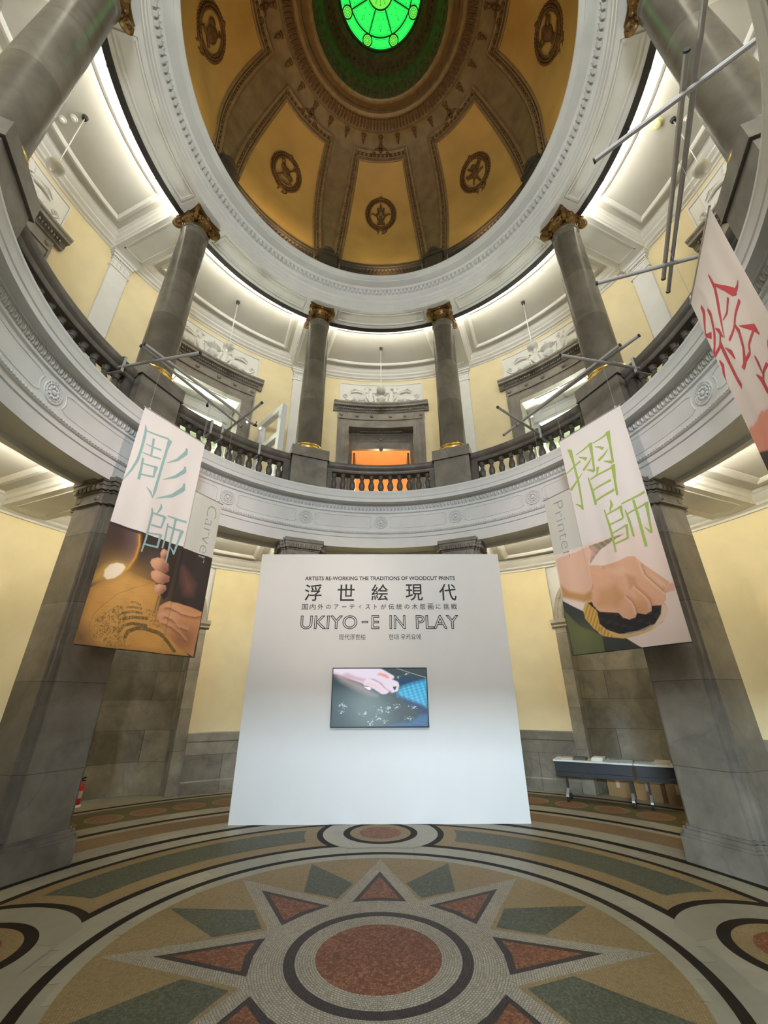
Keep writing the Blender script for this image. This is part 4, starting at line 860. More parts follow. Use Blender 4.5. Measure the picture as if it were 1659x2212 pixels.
# ---- stucco reliefs over the doorways: vase with a crown of leaves between two winged beasts
def make_relief(az, label):
    t = thing('stucco_relief', label, 'relief', frame(az, 6.34, 9.665), 'stucco reliefs over the doorways')
    Rw = 6.34
    b = MB(); b.bar([(-.04, 0), (.02, 0), (.02, .80), (-.04, .80)], -1.27, 1.27, 16)
    b.bar([(-.065, .765), (-.03, .765), (-.03, .81), (-.065, .81)], -1.28, 1.28, 16)
    for s in (-1, 1):
        x0, x1 = sorted((s*1.25, s*1.28)); b.bar([(-.065, 0), (-.03, 0), (-.03, .81), (-.065, .81)], x0, x1, 1)
    b.bend(Rw).build('slab', 'relief', t)
    b = MB(); Yf = -.05
    b.lathe([(.05, .05), (.11, .07), (.06, .11), (.05, .14), (.12, .19), (.145, .25), (.12, .30), (.07, .33), (.10, .36), (.17, .40), (.19, .42)], 14, (0, Yf+.01, 0))
    for i in range(13):
        tt = R_(-75+150*i/12); b.ell((.20*math.sin(tt), Yf, .44+.13*math.cos(tt)), (.022, .03, .045), 6, 4)
    b.tube([(-.26+.52*i/10, Yf-.01, .46+.06*math.sin(PI*i/10)) for i in range(11)], .02, 6)
    b.ell((0, Yf-.01, .63), (.045, .035, .06), 7, 5)
    for s in (-1, 1):
        for i in range(5): b.ell((s*(.20+.012*i), Yf-.01, .17+.05*i), (.022, .025, .03), 6, 4)
        for (cx, cz, r0, tr) in ((.13, .1, .07, 1.5), (.22, .11, .06, 1.4)):
            pts = [(s*(cx+r0*(1-i/24)*math.cos(i/20*tr*2*PI)), Yf-.01, cz+r0*(1-i/24)*math.sin(i/20*tr*2*PI)) for i in range(21)]; b.tube(pts, .015, 5)
    b.bend(Rw).build('vase', 'relief', t, ang=60)
    for s in (-1, 1):
        b = MB()
        b.ell((s*.62, Yf, .27), (.20, .055, .12), 12, 8); b.ell((s*.48, Yf-.005, .36), (.12, .055, .15), 10, 8)
        b.tube([(s*.47, Yf-.01, .44), (s*.43, Yf-.02, .54), (s*.44, Yf-.02, .61), (s*.40, Yf-.03, .645)], [.085, .07, .06, .055], 8)
        b.ell((s*.385, Yf-.03, .63), (.065, .045, .05), 8, 6); b.ell((s*.325, Yf-.03, .605), (.035, .03, .02), 6, 4); b.ell((s*.42, Yf-.03, .69), (.018, .02, .04), 5, 4)
        for i in range(5): b.ell((s*(.49+.012*i), Yf-.03, .62-.045*i), (.03, .03, .03), 6, 4)
        # fore and hind legs
        b.tube([(s*.45, Yf-.02, .30), (s*.38, Yf-.03, .20), (s*.34, Yf-.02, .10), (s*.28, Yf-.02, .06)], [.05, .036, .026, .03], 7)
        b.tube([(s*.50, Yf-.01, .26), (s*.47, Yf-.02, .14), (s*.42, Yf-.02, .05)], [.045, .03, .028], 7)
        b.ell((s*.76, Yf-.01, .22), (.11, .05, .11), 9, 6)
        b.tube([(s*.78, Yf-.02, .18), (s*.72, Yf-.02, .10), (s*.80, Yf-.02, .05), (s*.70, Yf-.02, .04)], [.05, .04, .03, .03], 7)
        # wing feathers
        for i in range(8):
            a0 = R_(28+9*i); L = .56-.028*i
            pts = [(s*(.50+L*f*math.cos(a0)*(1-.12*f)), Yf-.025-.003*i, .38+L*f*math.sin(a0)*.62+.10*math.sin(f*PI)*(.5)-.14*f*f) for f in (0, .25, .5, .75, 1)]
            b.tube(pts, [.03, .034, .03, .024, .008], 6)
        for i in range(4):
            pts = [(s*(.50+.05*i), Yf-.045, .42+.03*i), (s*(.60+.07*i), Yf-.05, .50+.02*i), (s*(.70+.08*i), Yf-.04, .50-.01*i)]; b.tube(pts, [.02, .026, .012], 6)
        # scrolled tail
        tail = [(s*.84, Yf, .20), (s*.94, Yf, .14), (s*1.05, Yf, .17), (s*1.14, Yf, .27)]+[(s*(1.09+.075*(1-i/16)*math.cos(i/12*2.9*PI)), Yf-.005, .30+.075*(1-i/16)*math.sin(i/12*2.9*PI)) for i in range(13)]
        b.tube(tail, [.035, .03, .026, .024]+[.02]*13, 6)
        for (cx, cz) in ((1.02, .07), (1.12, .10), (.95, .08)): b.ell((s*cx, Yf, cz), (.04, .025, .028), 6, 4); b.ell((s*cx+.02, Yf, cz+.04), (.02, .02, .03), 5, 4)
        b.bend(Rw).build('winged_beast', 'relief', t, ang=60)
    return t
RELS = [(0, 'white stucco relief of two winged beasts and a vase over the middle gallery doorway'),
        (-45, 'white stucco relief of winged beasts over the left gallery doorway, partly behind a column'),
        (45, 'white stucco relief of winged beasts over the right gallery doorway, partly behind a column'),
        (-90, 'white stucco relief with only one wing showing, at the left edge'),
        (90, 'white stucco relief with only one wing showing, above the crimson-lettered banner')]
r0 = make_relief(*RELS[0])
for az, lab in RELS[1:]: copy_tree(r0, frame(az, 6.34, 9.665), lab)
# ---- pendant globe lamps
def make_lamp(az, label):
    t = thing('pendant_lamp', label, 'lamp', frame(az, 5.18, 9.18), 'pendant globe lamps')
    b = MB(); b.lathe([(.0, 1.63), (.025, 1.62), (.045, 1.60), (.055, 1.63), (.06, 1.67)], 20); b.map(lambda x, y, z: (x*.8, y*.8, z)).build('canopy', 'iron', t)
    b = MB(); b.tube([(0, 0, .25), (0, 0, 1.64)], .009, 8); b.lathe([(.012, .25), (.03, .25), (.04, .225), (.02, .22)], 14); b.build('stem', 'alu', t)
    b = MB(); b.ell((0, 0, .10), (.125, .125, .125), 24, 16); b.lathe([(.0, -.03), (.02, -.045), (.015, -.055), (0, -.06)], 10); b.build('globe', 'glob', t, ang=80)
    return t
LAMPS = [(0, 'opal globe lamp hanging in front of the middle stucco relief'),
         (-45, 'opal globe lamp hanging in front of the left stucco relief'),
         (45, 'opal globe lamp hanging in front of the right stucco relief'),
         (-90, 'opal globe lamp nearest the upper left corner, beside the near column'),
         (90, 'opal globe lamp at the upper right, seen behind the long grey tubes')]
l0 = make_lamp(*LAMPS[0])
for az, lab in LAMPS[1:]: copy_tree(l0, frame(az, 5.18, 9.18), lab)
def detector(az, R, label, s=.75, mat='white'):
    b = MB(); b.lathe([(.0, -.05), (.035, -.05), (.05, -.035), (.055, -.02), (.075, -.018), (.08, 0)], 20)
    b.map(lambda x, y, z: (x*s, y*s, z)); o = b.build('smoke_detector', mat); o.matrix_world = frame(az, R, 10.85); tag(o, label, 'smoke detector')
detector(-89.9, 5.39, 'white round smoke detector on the gallery ceiling, next to the upper left lamp')
detector(-89.7, 5.60, 'small white smoke detector half hidden by the near column at the upper left')
M['cream'] = plain('cream_plastic', (.70, .64, .36), .5)
detector(89.3, 4.94, 'cream round alarm disc on the ceiling left of the upper right lamp', 1.15, 'cream')
detector(90.2, 5.41, 'small white smoke detector right of the upper right lamp, beside a long tube', .6)
# ---- cove light strips lying on the entablature and on the ring beam
CL = {0: 'above the middle doorway', -45: 'left of the one above the middle doorway', 45: 'right of the one above the middle doorway', -90: 'in the upper left bay', 90: 'in the upper right bay', -135: 'behind the near column at the upper left', 135: 'behind the near column at the upper right'}
for az, wd in CL.items():
    t = thing('cove_light', 'glowing upper light strip '+wd, 'light strip', frame(az, 4.26, 10.5), 'cove lights above the columns')
    L = R_(20.2)*4.26
    b = MB(); b.bar([(-.055, .0), (.055, .0), (.055, .05), (-.055, .05)], -L, L, 20)
    for k in range(5):
        x = -L+2*L*k/4; b.bar([(-.06, -.006), (.06, -.006), (.06, .055), (-.06, .055)], x-.012, x+.012, 1)
    b.bend(4.26).build('tray', 'iron', t)
    b = MB(); b.bar([(-.01, .052), (.05, .052), (.05, .075), (-.01, .075)], -L*.98, L*.98, 20); b.bend(4.26).build('lamp', 'cove_up', t)
CL2 = {0: 'behind the title wall', -45: 'left of the title wall', 45: 'right of the title wall', -90: 'at the left edge of the photo', 90: 'at the right edge of the photo'}
for az, wd in CL2.items():
    t = thing('cove_light', 'light strip washing the lower ceiling, '+wd, 'light strip', frame(az, 4.28, 4.215), 'cove lights over the ambulatory')
    L = R_(21.5)*4.28
    b = MB(); b.bar([(-.04, 0), (.04, 0), (.04, .03), (-.04, .03)], -L, L, 20); b.bend(4.28).build('tray', 'white', t)
    b = MB(); b.bar([(-.02, .031), (.035, .031), (.035, .05), (-.02, .05)], -L*.98, L*.98, 20); b.bend(4.28).build('lamp', 'cove_low', t)
# ---- wreath medallions on the dome panels
def make_wreath(az, kind, label):
    zc = 14.47
    c = dome_pt(0, zc, .03); r = RD(zc); nrm = Vector((r-.45, zc-13.45)).normalized()
    # local plane of the panel: x tangent, z up the dome, y outwards
    F = frame(az, c.y, c.z); tilt = math.atan2(nrm[1], nrm[0]); X = F @ Matrix.Rotation(tilt, 4, 'X')
    S15 = lambda x, y, z: (x*1.5, y*1.5, z*1.5)
    t = thing('wreath_relief', label, 'relief', X, 'wreath medallions in the dome')
    b = MB()
    for i in range(44):
        a = 2*PI*i/44; rx, rz = .255, .31
        for k, (o, s) in enumerate(((-.035, .9), (.0, 1), (.035, .9))):
            p = ((rx+o)*math.sin(a), -.02-.012*(k == 1), (rz+o)*math.cos(a)); Y = Matrix.Translation(p) @ Matrix.Rotation(a+.6*(k-1), 4, 'Y')
            b.ell((0, 0, 0), (.034*s, .014, .014), 6, 4, X=Y)
    b.tube([(.255*math.sin(2*PI*i/40), -.012, .31*math.cos(2*PI*i/40)) for i in range(40)], .018, 6, closed=True)
    b.ell((0, -.03, .345), (.03, .03, .03), 8, 5); b.map(S15).build('wreath', 'dome_d', t, ang=60)
    b = MB(); y = -.02
    if kind == 'lyre':
        b.tube([(-.06, y, .13), (-.045, y, .05), (-.075, y, -.04), (-.05, y, -.11), (0, y, -.13), (.05, y, -.11), (.075, y, -.04), (.045, y, .05), (.06, y, .13)], .016, 6)
        b.tube([(-.06, y, .09), (.06, y, .09)], .012, 6)
        for x in (-.024, 0, .024): b.tube([(x, y, .09), (x, y, -.10)], .005, 5)
        b.ell((0, y, -.08), (.03, .02, .04), 8, 5); b.box(-.055, .055, y-.02, .01, -.185, -.14); b.box(-.075, .075, y-.02, .01, -.22, -.185); b.ell((0, y, .13), (.025, .02, .05), 8, 5); b.ell((0, y, .20), (.015, .02, .03), 6, 4)
        for s in (-1, 1): b.tube([(s*.06, y, .0), (s*.11, y, -.02), (s*.15, y, .02), (s*.19, y, .0)], [.02, .014, .016, .008], 6)
    elif kind == 'tools':
        b.tube([(-.12, y, -.15), (.12, y, .16)], .012, 6); b.tube([(.13, y, -.14), (-.11, y, .17)], .016, 6); b.ell((-.1, y, .16), (.045, .025, .035), 8, 5); b.ell((.12, y, .165), (.03, .02, .03), 7, 5)
        b.ell((0, y, 0), (.075, .03, .09), 10, 7); b.tube([(-.14, y, -.16), (-.05, y, -.20), (.06, y, -.19), (.15, y, -.13)], [.012, .022, .022, .01], 6); b.ell((.09, y, -.05), (.06, .025, .045), 8, 5); b.ell((-.07, y, .06), (.05, .025, .06), 8, 5)
    elif kind == 'plumes':
        b.ell((0, y, .0), (.06, .035, .10), 10, 7); b.ell((.0, y, .12), (.05, .03, .05), 9, 6)
        for x0, z0, x1, z1 in ((.02, .05, .14, .19), (.05, .03, .17, .14), (-.02, 0, -.17, .05), (-.03, -.03, -.16, .0), (.0, -.05, .05, -.22), (-.03, -.05, -.08, -.19), (.05, -.02, .16, -.03), (-.03, .09, -.10, .17)): b.tube([(x0, y, z0), (x1, y, z1)], [.022, .014], 6)
    elif kind == 'vase':
        b.lathe([(.05, -.18), (.06, -.15), (.025, -.11), (.07, -.04), (.09, .03), (.06, .08), (.035, .11), (.06, .14)], 14); b.tube([(.08, y, .04), (.15, y, .08), (.14, y, .15), (.06, y, .13)], .014, 6); b.tube([(-.08, y, .04), (-.15, y, .08), (-.14, y, .15), (-.06, y, .13)], .014, 6)
        b.tube([(-.16, y, -.15), (-.05, y, -.2), (.08, y, -.2), (.17, y, -.13)], [.01, .02, .02, .01], 6)
    else:
        b.ell((.02, y, .0), (.10, .035, .13), 10, 7); b.ell((-.07, y, .08), (.06, .03, .06), 9, 6); b.tube([(-.12, y, -.16), (0, y, -.12), (.10, y, -.17)], .018, 6); b.tube([(.05, y, .1), (.09, y, .18), (.04, y, .2)], [.025, .02, .01], 6)
        for x in (-.03, .02, .07): b.tube([(x, y-.02, .08), (x+.02, y-.02, -.10)], .01, 5)
    b.map(S15).build('emblem', 'dome_d', t, ang=60)
    b = MB()
    for s in (-1, 0, 1):
        L = .50 if s == 0 else .40; pts = [(s*(.05+.20*f)+.05*math.sin(f*12+s), -.02, -.33-L*f) for f in [i/12 for i in range(13)]]
        b.tube(pts, [.017*(1.2-f*.5) for f in [i/12 for i in range(13)]], 5)
    for s in (-1, 1): b.tube([(0, -.03, -.33), (s*.07, -.035, -.29), (s*.11, -.03, -.34), (s*.05, -.03, -.37), (0, -.03, -.34)], .016, 6)
    b.ell((0, -.035, -.335), (.028, .02, .028), 7, 5)
    b.map(S15).build('ribbon', 'dome_d', t, ang=60)
make_wreath(0, 'lyre', 'gilt wreath with a lyre and hanging ribbon on the middle dome panel')
make_wreath(-45, 'tools', 'gilt wreath with crossed tools on the dome panel left of the middle one')
make_wreath(45, 'plumes', 'gilt wreath with a plumed emblem on the dome panel right of the middle one')
make_wreath(-90, 'helm', 'gilt wreath cut by the top of the photo on the far left dome panel')
make_wreath(90, 'vase', 'gilt wreath with a jar on the far right dome panel')
# ---- title wall in the middle of the hall, its lettering and the television
PY = 3.19
tw = thing('title_wall', 'free-standing white exhibition wall with black title lettering and a television', 'exhibition wall', Matrix.Translation((-.009, PY, 0)))
b = MB(); b.box(-2.06, 2.06, 0, .07, 0, 3.862); b.build('board', 'wallpanel', tw, smooth=False)
_txt = []
def text_mesh(s, x0, x1, z0, z1, bold=0.0, outline=0.0, mat='ink', parent=None, name='lettering', width_only=False):
    """letters from the built-in font, fitted into the given rectangle, as flat raised mesh"""
    c = bpy.data.curves.new('t', 'FONT'); c.body = s; c.size = 1; c.offset = bold; c.resolution_u = 4
    if outline: c.fill_mode = 'NONE'; c.bevel_depth = outline; c.bevel_resolution = 1
    else: c.extrude = .004
    o = bpy.data.objects.new('t', c); COL.objects.link(o)
    dg = bpy.context.evaluated_depsgraph_get(); dg.update()
    me = bpy.data.meshes.new_from_object(o.evaluated_get(dg))
    bpy.data.objects.remove(o); bpy.data.curves.remove(c)
    n = len(me.vertices); co = np.empty(n*3); me.vertices.foreach_get('co', co); co = co.reshape(-1, 3)
    lo, hi = co.min(0), co.max(0)
    sx = (x1-x0)/(hi[0]-lo[0]); sz = (z1-z0)/(hi[1]-lo[1]) if not width_only else sx
    out = np.stack([x0+(co[:, 0]-lo[0])*sx, -.0015-co[:, 2]*.3, z0+(co[:, 1]-lo[1])*sz], 1)
    fs = [tuple(p.vertices) for p in me.polygons]; bpy.data.meshes.remove(me)
    return out, fs
def lettering(parts, mat, parent, X=None, name='lettering'):
    b = MB()
    for v, f in parts: b.add([tuple(q) for q in v], f, 0, X)
    return b.build(name, mat, parent, smooth=False)
lettering([text_mesh('ARTISTS RE-WORKING THE TRADITIONS OF WOODCUT PRINTS', -1.278, 1.277, 3.395, 3.462, .016)], 'ink', tw)
xs = [-1.125, -.571, -.003, .574, 1.139]
lettering([text_mesh(ch, x-.143, x+.143, 3.045, 3.325, .006) for ch, x in zip('浮世絵現代', xs)], 'ink', tw)
s3 = '国内外のアーティストが伝統の木版画に挑戦'; wch = {'ー': (.075, .012), 'ィ': (.05, .06), 'ト': (.045, .085), 'ス': (.08, .075), 'テ': (.08, .075), 'ア': (.07, .08), 'の': (.08, .07), 'に': (.075, .075), 'が': (.09, .085)}
parts = []
for i, ch in enumerate(s3):
    x = -1.247+(1.228+1.247)*i/(len(s3)-1); ww, hh = wch.get(ch, (.095, .095)); parts.append(text_mesh(ch, x-ww/2, x+ww/2, 2.945-hh/2, 2.945+hh/2, .003))
lettering(parts, 'ink', tw)
# outlined headline: letter bodies as thin contour tubes
parts = []
for wd, x0, x1 in (('UKIYO', -1.298, -.372), ('-', -.30, -.195), ('E', -.14, -.012), ('IN', .155, .415), ('PLAY', .585, 1.288)):
    z0, z1 = (2.585, 2.805) if wd != '-' else (2.68, 2.712)
    parts.append(text_mesh(wd, x0, x1, z0, z1, .0, .019))
lettering(parts, 'ink', tw)
lettering([text_mesh('现代浮世绘', -.661, -.231, 2.415, 2.505, .002)], 'ink2', tw)
lettering([text_mesh('현대 우키요에', .142, .655, 2.415, 2.505, .004)], 'ink2', tw)
# ---- colour painter for printed or luminous pictures
def sdf(P, poly):
    P2 = np.asarray(poly, float); n = len(P2); d = np.full(len(P), 1e9); ins = np.zeros(len(P), bool)
    for i in range(n):
        a, b_ = P2[i], P2[(i+1) % n]; e = b_-a; w_ = P-a
        t = np.clip((w_@e)/(e@e+1e-9), 0, 1); q = w_-t[:, None]*e; d = np.minimum(d, (q*q).sum(1))
        c = ((a[1] <= P[:, 1]) & (b_[1] > P[:, 1])) | ((b_[1] <= P[:, 1]) & (a[1] > P[:, 1]))
        with np.errstate(divide='ignore', invalid='ignore'): xx = a[0]+(P[:, 1]-a[1])/(b_[1]-a[1])*(b_[0]-a[0])
        ins ^= c & (P[:, 0] < xx)
    d = np.sqrt(d); return np.where(ins, -d, d)
def ldist(P, pts):
    P2 = np.asarray(pts, float); d = np.full(len(P), 1e9)
    for i in range(len(P2)-1):
        a, b_ = P2[i], P2[i+1]; e = b_-a; w_ = P-a; t = np.clip((w_@e)/(e@e+1e-9), 0, 1); q = w_-t[:, None]*e; d = np.minimum(d, (q*q).sum(1))
    return np.sqrt(d)
class Paint:
    def __init__(s, P, base): s.P = P; s.C = np.tile(np.array(base, float), (len(P), 1)); s.mask = np.ones(len(P))
    def mix(s, al, col):
        al = (np.clip(al, 0, 1)*s.mask)[:, None]; s.C = s.C*(1-al)+np.array(col)*al
    def fill(s, poly, col, blur=6, a=1.0): s.mix(a*np.clip(.5-sdf(s.P, poly)/blur, 0, 1), col)
    def line(s, pts, w_, col, blur=5, a=1.0): s.mix(a*np.clip(.5-(ldist(s.P, pts)-w_/2)/blur, 0, 1), col)
    def glow(s, c, r, col, a=1.0):
        d = np.hypot(s.P[:, 0]-c[0], (s.P[:, 1]-c[1])); s.mix(a*np.exp(-(d/r)**2), col)
def noise2(P, sc, seed):
    r = np.random.RandomState(seed); out = np.zeros(len(P))
    for k in range(6):
        a = r.uniform(0, 6.28); f = sc*(1+.7*k); out += np.sin(P[:, 0]*math.cos(a)*f+P[:, 1]*math.sin(a)*f+r.uniform(0, 6.28))/(1+.4*k)
    return out/2.5
# television
tv = thing('television', 'black flat television on the white title wall showing a hand over dark printing ink', 'television', Matrix.Translation((-.013, PY, 1.171)))
b = MB(); b.box(-.728, .728, -.052, -.012, 0, .822); b.box(-.40, .40, -.012, 0, .2, .62); b.build('casing', 'black', tv, smooth=False)
T = D['TV']; nx, nz = 288, 162
xs_, zs_ = np.linspace(-.716, .716, nx), np.linspace(.012, .810, nz)
gx, gz = np.meshgrid(xs_, zs_); P = np.stack([gx.ravel()*1000-13, gz.ravel()*1000+1171], 1)
p = Paint(P, (.045, .075, .085))
p.glow((-150, 1450), 330, (.15, .21, .20), .9); p.glow((-60, 1260), 200, (.13, .19, .19), .7); p.glow((350, 1500), 200, (.06, .08, .085), .8)
p.fill(T['blued'], (.02, .07, .16), 70); p.fill(T['blue'], (.05, .42, .70), 70)
nz_ = noise2(P, .09, 3); ins = np.clip(.5-sdf(P, T['blue'])/60, 0, 1)
p.mix(ins*np.clip(nz_, 0, 1)*.6, (.35, .78, .95)); p.mix(ins*np.clip(-nz_, 0, 1)*.5, (.02, .15, .35))
p.fill(T['blued2'], (.02, .06, .15), 60); p.fill(T['bluel'], (.08, .20, .42), 60, .8); p.mix(np.clip(.5-sdf(P, T['bluel'])/60, 0, 1)*np.clip(noise2(P, .12, 5), 0, 1)*.6, (.02, .05, .12))
p.fill(T['arm'], (.42, .36, .38), 90, .8); p.fill(T['hand'], (.80, .72, .83), 20); p.fill(T['pink2'], (.62, .38, .42), 45, .8); p.fill(T['f3'], (.82, .66, .72), 16)
p.fill(T['pink'], (.60, .27, .32), 18, .9); p.fill(T['org'], (.85, .36, .30), 20); p.fill(T['dk'], (.06, .08, .08), 10); p.fill(T['nail'], (.95, .88, .90), 10)
p.line(T['line'], 6, (.55, .55, .58), 6)
rs = np.random.RandomState(4)
for cx, cz, r in D['TVs']:
    for k in range(int(r*.42)):
        q = (cx+rs.normal(0, r*.55), cz+rs.normal(0, r*.32)); rr = rs.uniform(2, 5.5) if rs.rand() < .9 else rs.uniform(7, 12)
        d = np.hypot((P[:, 0]-q[0])*.7, P[:, 1]-q[1]); p.mix(np.clip(1.2-d/rr, 0, 1)*.9, (.62, .74, .80))
p.mix(np.full(len(P), 1.0)*np.clip(noise2(P, .35, 9)*.10, 0, .2), (.5, .55, .55))
b = MB(); b.add([(x, -.0535, z) for x, z in zip(gx.ravel(), gz.ravel())], [(j*nx+i, j*nx+i+1, (j+1)*nx+i+1, (j+1)*nx+i) for j in range(nz-1) for i in range(nx-1)])
o = b.build('screen', 'screen', tv, smooth=False); colour_attr(o, p.C)
# ---- hanging banners: printed cloth, lettering, rod, wires
def wave(u, v, ph): return v/(v+.35)*(.012*math.sin(u*9+ph)*(.4+.25*v)+.007*math.sin(u*21+ph*2+v*.6))
def banner(name_label, org, u, u0, u1, v0, v1, ph, paint, res=.0048, strokes=None, ink=None, text=None, wires=True, back=0.0, zpole=5.94):
    A = Vector(org); U = Vector(u); Nn = Vector((U.y, -U.x, 0))   # towards the viewer
    X = Matrix(((U.x, -Nn.x, 0, A.x), (U.y, -Nn.y, 0, A.y), (0, 0, 1, A.z), (0, 0, 0, 1)))
    X = X @ Matrix.Translation((0, back, 0))
    base = X @ Matrix.Translation(((u0+u1)/2, 0, -v1))
    t = thing('hanging_banner', name_label, 'banner', base, 'hanging banners')
    du, dv = -(u0+u1)/2, v1
    nu = int((u1-u0)/res)+1; us = np.linspace(u0, u1, nu)
    vs_ = np.concatenate([np.linspace(v0, 1.640, 70), np.linspace(1.642, v1, int((v1-1.642)/res)+1)]); nv = len(vs_)
    gu, gv = np.meshgrid(us, vs_); gu, gv = gu.ravel(), gv.ravel()
    b = MB(); b.add([(x+du, wave(x, y-v0, ph), dv-y) for x, y in zip(gu, gv)], [(j*nu+i, (j+1)*nu+i, (j+1)*nu+i+1, j*nu+i+1) for j in range(nv-1) for i in range(nu-1)])
    o = b.build('cloth', 'cloth', t, ang=80); P = np.stack([gu*1000, gv*1000], 1); colour_attr(o, paint(P))
    if strokes:
        b = MB(); k_ = 0
        for st in strokes:
            k_ += 1; pts = [(x/1000, y/1000, w_/1000*1.22) for x, y, w_ in st]; fine = []
            for i in range(len(pts)-1):
                a_, c_ = pts[i], pts[i+1]; m = max(2, int(math.hypot(c_[0]-a_[0], c_[1]-a_[1])/.02))
                fine += [tuple(a_[q]+(c_[q]-a_[q])*j/m for q in range(3)) for j in range(m)]
            fine.append(pts[-1]); vv = []; m = len(fine)
            for i, (x, y, w_) in enumerate(fine):
                x0, y0, _ = fine[max(i-1, 0)]; x1, y1, _ = fine[min(i+1, m-1)]; L = math.hypot(x1-x0, y1-y0)+1e-9; nx_, ny_ = -(y1-y0)/L, (x1-x0)/L
                for s in (-.5, .5):
                    xx, yy = x+nx_*w_*s, y+ny_*w_*s; xx = min(max(xx, u0), u1); vv.append((xx+du, wave(xx, yy-v0, ph)-.0016-.00006*k_, dv-yy))
            b.add(vv, [(2*i, 2*i+1, 2*i+3, 2*i+2) for i in range(m-1)])
        b.build('lettering', ink, t, smooth=False)
    if text:
        s, uc, va, vb, wd, im = text
        v, f = text_mesh(s, 0, vb-va, -wd/2, wd/2, -.019)   # reads downwards, letter tops towards larger u
        b = MB(); b.add([(uc+z+du, wave(uc+z, va+x-v0, ph)-.002+y*.2, dv-(va+x)) for x, y, z in v], f); b.build('lettering', im, t, smooth=False)
    b = MB(); b.tube([(u0-.015+du, 0, dv-v0+.006), (u1+.015+du, 0, dv-v0+.006)], .009, 8); b.build('top_rod', 'steel', t)
    b = MB(); b.tube([(u0+.0+du, 0, dv-v1), (u1+du, 0, dv-v1)], .006, 6); b.build('bottom_rod', 'iron', t)
    if wires:
        for x in (u0+.06, u1-.06):
            b = MB(); b.tube([(x+du, 0, dv-v0+.01), (x+du, 0, dv+zpole-A.z)], .0018, 5); b.build('wire', 'steel', t)
            b = MB(); b.box(x+du-.012, x+du+.012, -.012, .012, dv-v0, dv-v0+.03); b.build('clip', 'alu', t)
    return t
WHITE = (.76, .725, .70); WHITE_UNLIT = (.60, .605, .55)  # side cloths get a greyer ground, painting in their lack of spot light
def paint_carver(P, ground=None):
    L = D['PL']; p = Paint(P, ground or WHITE); top = [(-200, -100), (1700, -100), (1700, 1664), (-200, 1664)]
    p.mix(np.clip(.5-sdf(P, top)/3, 0, 1)*0, WHITE); p.mask = (P[:, 1] > 1664).astype(float)
    p.fill([(-200, 1600), (1700, 1600), (1700, 3200), (-200, 3200)], (.040, .029, .025), 4)
    p.glow((640, 1950), 160, (.075, .055, .05), .8); p.glow((700, 2080), 120, (.12, .075, .05), .6)
    # lamp bowl: brown inside, brighter towards the lit rim
    p.fill(L['lampd'], (.062, .038, .028), 14); lm = np.clip(.5-sdf(P, L['lampd'])/14, 0, 1)*(P[:, 1] > 1664); p.mask = lm
    rim = ldist(P, L['lamprim']); p.mix(np.exp(-(rim/150)**2)*.85, (.17, .105, .095)); p.mix(np.exp(-(rim/45)**2)*.55, (.26, .15, .10)); p.glow((60, 2150), 240, (.085, .05, .025), .7)
    p.mask = (P[:, 1] > 1664).astype(float)
    p.fill(L['wood'], (.60, .31, .08), 22); p.glow(L['woodc'][0], 300, (.76, .43, .12), .8); p.glow(L['woodc'][1], 220, (.72, .40, .12), .6); p.glow(L['woodc'][2], 220, (.70, .36, .095), .6)
    w_ = np.clip(.5-sdf(P, L['wood'])/20, 0, 1)
    p.fill(L['wooddark'], (.11, .065, .05), 230, 1.0)
    p.mix(w_*np.clip(noise2(P*np.array([.5, 2.2]), .035, 1), -.2, 1)*.2, (.38, .18, .045))
    ed = np.clip(1-(-sdf(P, L['wood']))/70, 0, 1)*w_; p.mix(ed*.5, (.30, .15, .04))
    p.fill(L['lampglow'], (.50, .30, .06), 70); p.mix(np.exp(-(rim/11)**2), (.80, .42, .08)); p.mix(np.exp(-(rim/26)**2)*.45, (.60, .27, .04)); p.fill(L['lampw'], (.95, .82, .60), 16); p.glow(np.array(L['lampw'], float).mean(0), 170, (.80, .50, .16), .35)
    p.fill(L['lampw'], (.96, .84, .64), 22)
    p.line(L['crack'], 3, (.20, .095, .03), 5, .9)
    br = (.155, .105, .032)
    rs = np.random.RandomState(2)
    for nm, w2 in (('b1', 44), ('b2', 34), ('b3', 36), ('b4', 26), ('b5', 24), ('b6', 22)):
        p.line(L[nm], w2, br, 6, .95); q = np.array(L[nm], float)
        for k in range(60):
            i = rs.randint(len(q)-1); c = q[i]+(q[i+1]-q[i])*rs.rand()+rs.normal(0, w2*.28, 2); p.glow(c, rs.uniform(2.5, 5), (.62, .38, .12), .8)
    for nm, cnt in (('curl', 230), ('curl2', 50)):
        q = np.array(L[nm], float); lo, hi = q.min(0), q.max(0); n = 0
        while n < cnt:
            c = lo+(hi-lo)*rs.rand(2)
            if sdf(c[None], q)[0] > 0: continue
            n += 1; a = rs.uniform(0, 6.28); r = rs.uniform(5, 13); pts = [(c[0]+r*math.cos(a+t), c[1]+r*math.sin(a+t)) for t in (0, .8, 1.6, 2.6, 3.6)]
            p.line(pts, 4.5, br, 4, .85)
    dk = (.036, .02, .012); sk = (.62, .30, .17)
    p.fill(L['red'], (.17, .075, .055), 150, .9)
    p.fill(L['handle'], dk, 10)
    for f in ('f1', 'f2', 'f3', 'f4'):
        q = np.array(L[f], float); p.fill(q, sk, 8); c = q.mean(0); ext = q.max(0)-q.min(0)
        p.mask = (P[:, 1] > 1664)*np.clip(.5-sdf(P, q)/8, 0, 1); p.glow(c+(.42*ext[0], .18*ext[1]), ext[0]*.45, (.20, .075, .05), .9); p.glow(c-(.18*ext[0], .2*ext[1]), ext[0]*.35, (.78, .44, .28), .8); p.mask = (P[:, 1] > 1664).astype(float)
    p.line(L['blade'], 9, (.07, .05, .03), 4)
